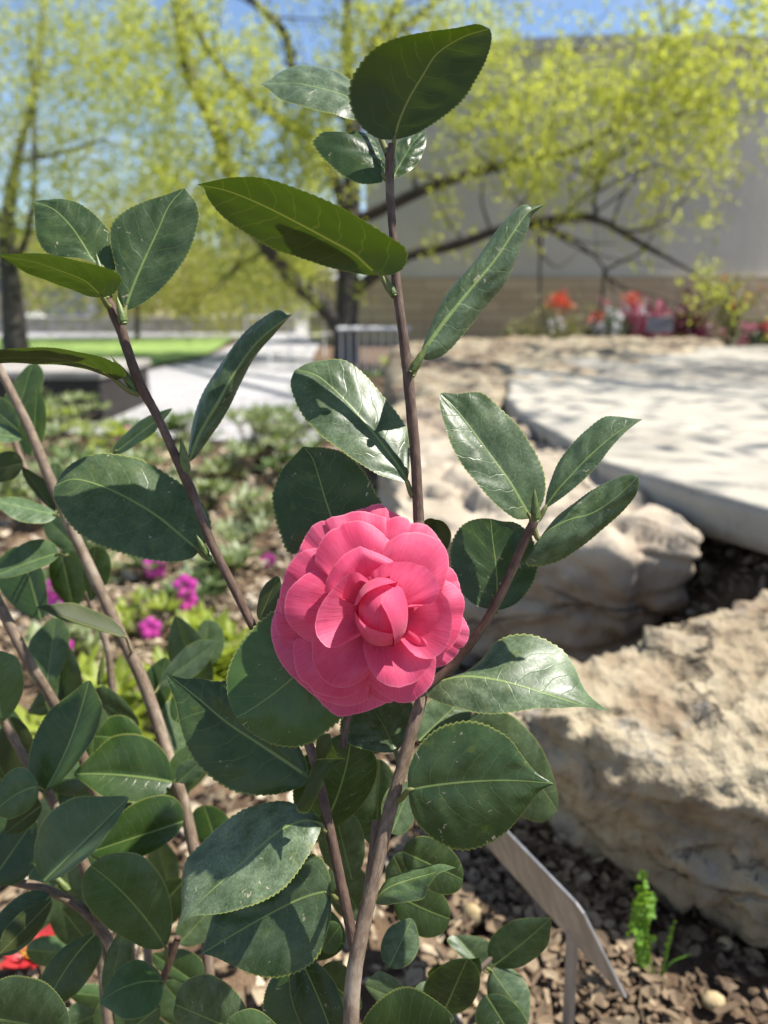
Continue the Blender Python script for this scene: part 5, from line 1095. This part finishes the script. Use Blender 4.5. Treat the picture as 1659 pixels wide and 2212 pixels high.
# shrubs in front of the curved wall ---------------------------------------------------
M['red'] = foliage('red shoots', (.55, .06, .03), (.70, .12, .06), (.7, .1, .04), .3, 10); M['pinkb'] = foliage('pink blossom', (.55, .10, .22), (.72, .25, .36), (.7, .2, .3), .3, 10); M['wht'] = foliage('white blossom', (.72, .74, .80), (.82, .82, .85), (.7, .7, .7), .2, 10)
M['burg'] = foliage('burgundy leaves', (.07, .008, .022), (.16, .018, .05), (.16, .01, .04), .2, 10); M['olive'] = foliage('olive leaves', (.16, .16, .06), (.30, .29, .14), (.28, .30, .08), .3, 10); M['dg'] = foliage('dark green leaves', (.04, .07, .03), (.09, .13, .06), (.08, .14, .03), .25, 10)
def bush(px, py, d, wpx, hpx, mat, label, extras=(), n=90, size=.07):
    c = P(px, py, d); base = np.array([c[0], c[1], 0]); o = empty('shrub', base, label, 'shrub', 'shrubs along the foot of the curved wall'); k = d / FOC
    hz = max(.2, c[2] + hpx * k * .5)
    V, F, T = cloud([((c[0], c[1], hz * .55), (wpx * k * .5, wpx * k * .45, hz * .45), n)], 8, .05, size); V[:, 2] = np.maximum(V[:, 2], .01); mk('foliage', V, F, M[mat], o, smooth=False, tint=T)
    st = [tube([base + np.array([0, 0, -.02]), base + np.array([rng.normal(0, .08), rng.normal(0, .08), hz * .5]), base + np.array([rng.normal(0, wpx * k * .3), rng.normal(0, .15), hz * .9])], [.015, .01, .004], 8, 5) for _ in range(6)]
    V, F, U = merge(st); mk('stems', V, F, M['trunk'], o, uv=U)
    for ex, ey, ew, eh, em, en in extras:
        V, F, T = cloud([(P(ex, ey, d - .15), (ew * k, .12, eh * k), en)], 7, .03, size * .8); mk('blossom', V, F, M[em], o, smooth=False, tint=T)
bush(1195, 700, 9.2, 130, 90, 'olive', 'olive shrub with red orange shoots, first along the wall', [(1212, 652, 26, 22, 'red', 26), (1215, 700, 40, 30, 'wht', 9)])
bush(1305, 715, 8.9, 80, 70, 'dg', 'dark green shrub sprinkled with white blossom', [(1312, 705, 32, 40, 'wht', 26), (1285, 690, 14, 14, 'red', 6)])
bush(1375, 705, 9.1, 110, 80, 'burg', 'shrub full of pink blossom with one red shoot above', [(1390, 695, 60, 36, 'pinkb', 60), (1367, 650, 14, 20, 'red', 14), (1375, 665, 26, 10, 'wht', 7)])
bush(1487, 710, 8.8, 75, 90, 'burg', 'dark burgundy leaved shrub', [], 130)
bush(1580, 680, 9.3, 110, 150, 'olive', 'tall thin reddish brown shrub near the right edge', [(1585, 645, 34, 40, 'red', 8), (1560, 640, 60, 60, 'crown_b', 20)])
bush(1640, 720, 8.9, 90, 60, 'dg', 'low shrub with red pink blossom at the right edge', [(1630, 718, 50, 18, 'pinkb', 16), (1655, 712, 14, 14, 'red', 12), (1640, 745, 40, 14, 'wht', 4)])
bush(1120, 725, 9.6, 90, 40, 'olive', 'faded low shrub left of the red shoots', [], 50)
bush(1030, 775, 8.0, 90, 30, 'crown_b', 'fresh green clump behind the crusty boulder', [], 50)
bush(940, 800, 7.2, 80, 30, 'crown_b', 'fresh green clump just right of the centre stem', [], 50)
q = G(1422, 752, .05); q = P(1422, 740, 8.2); ps = empty('plant_sign', (q[0], q[1], 0), 'small dark sign on a thin post before the pink shrub', 'sign')
box('board', q[0] - .14, q[0] + .14, q[1], q[1] + .02, .36, .52, M['grey'], ps); V, F, U = tube([(q[0], q[1] + .035, 0), (q[0], q[1] + .035, .5)], [.012, .012], 3, 6); mk('post', V, F, M['metal'], ps, uv=U)
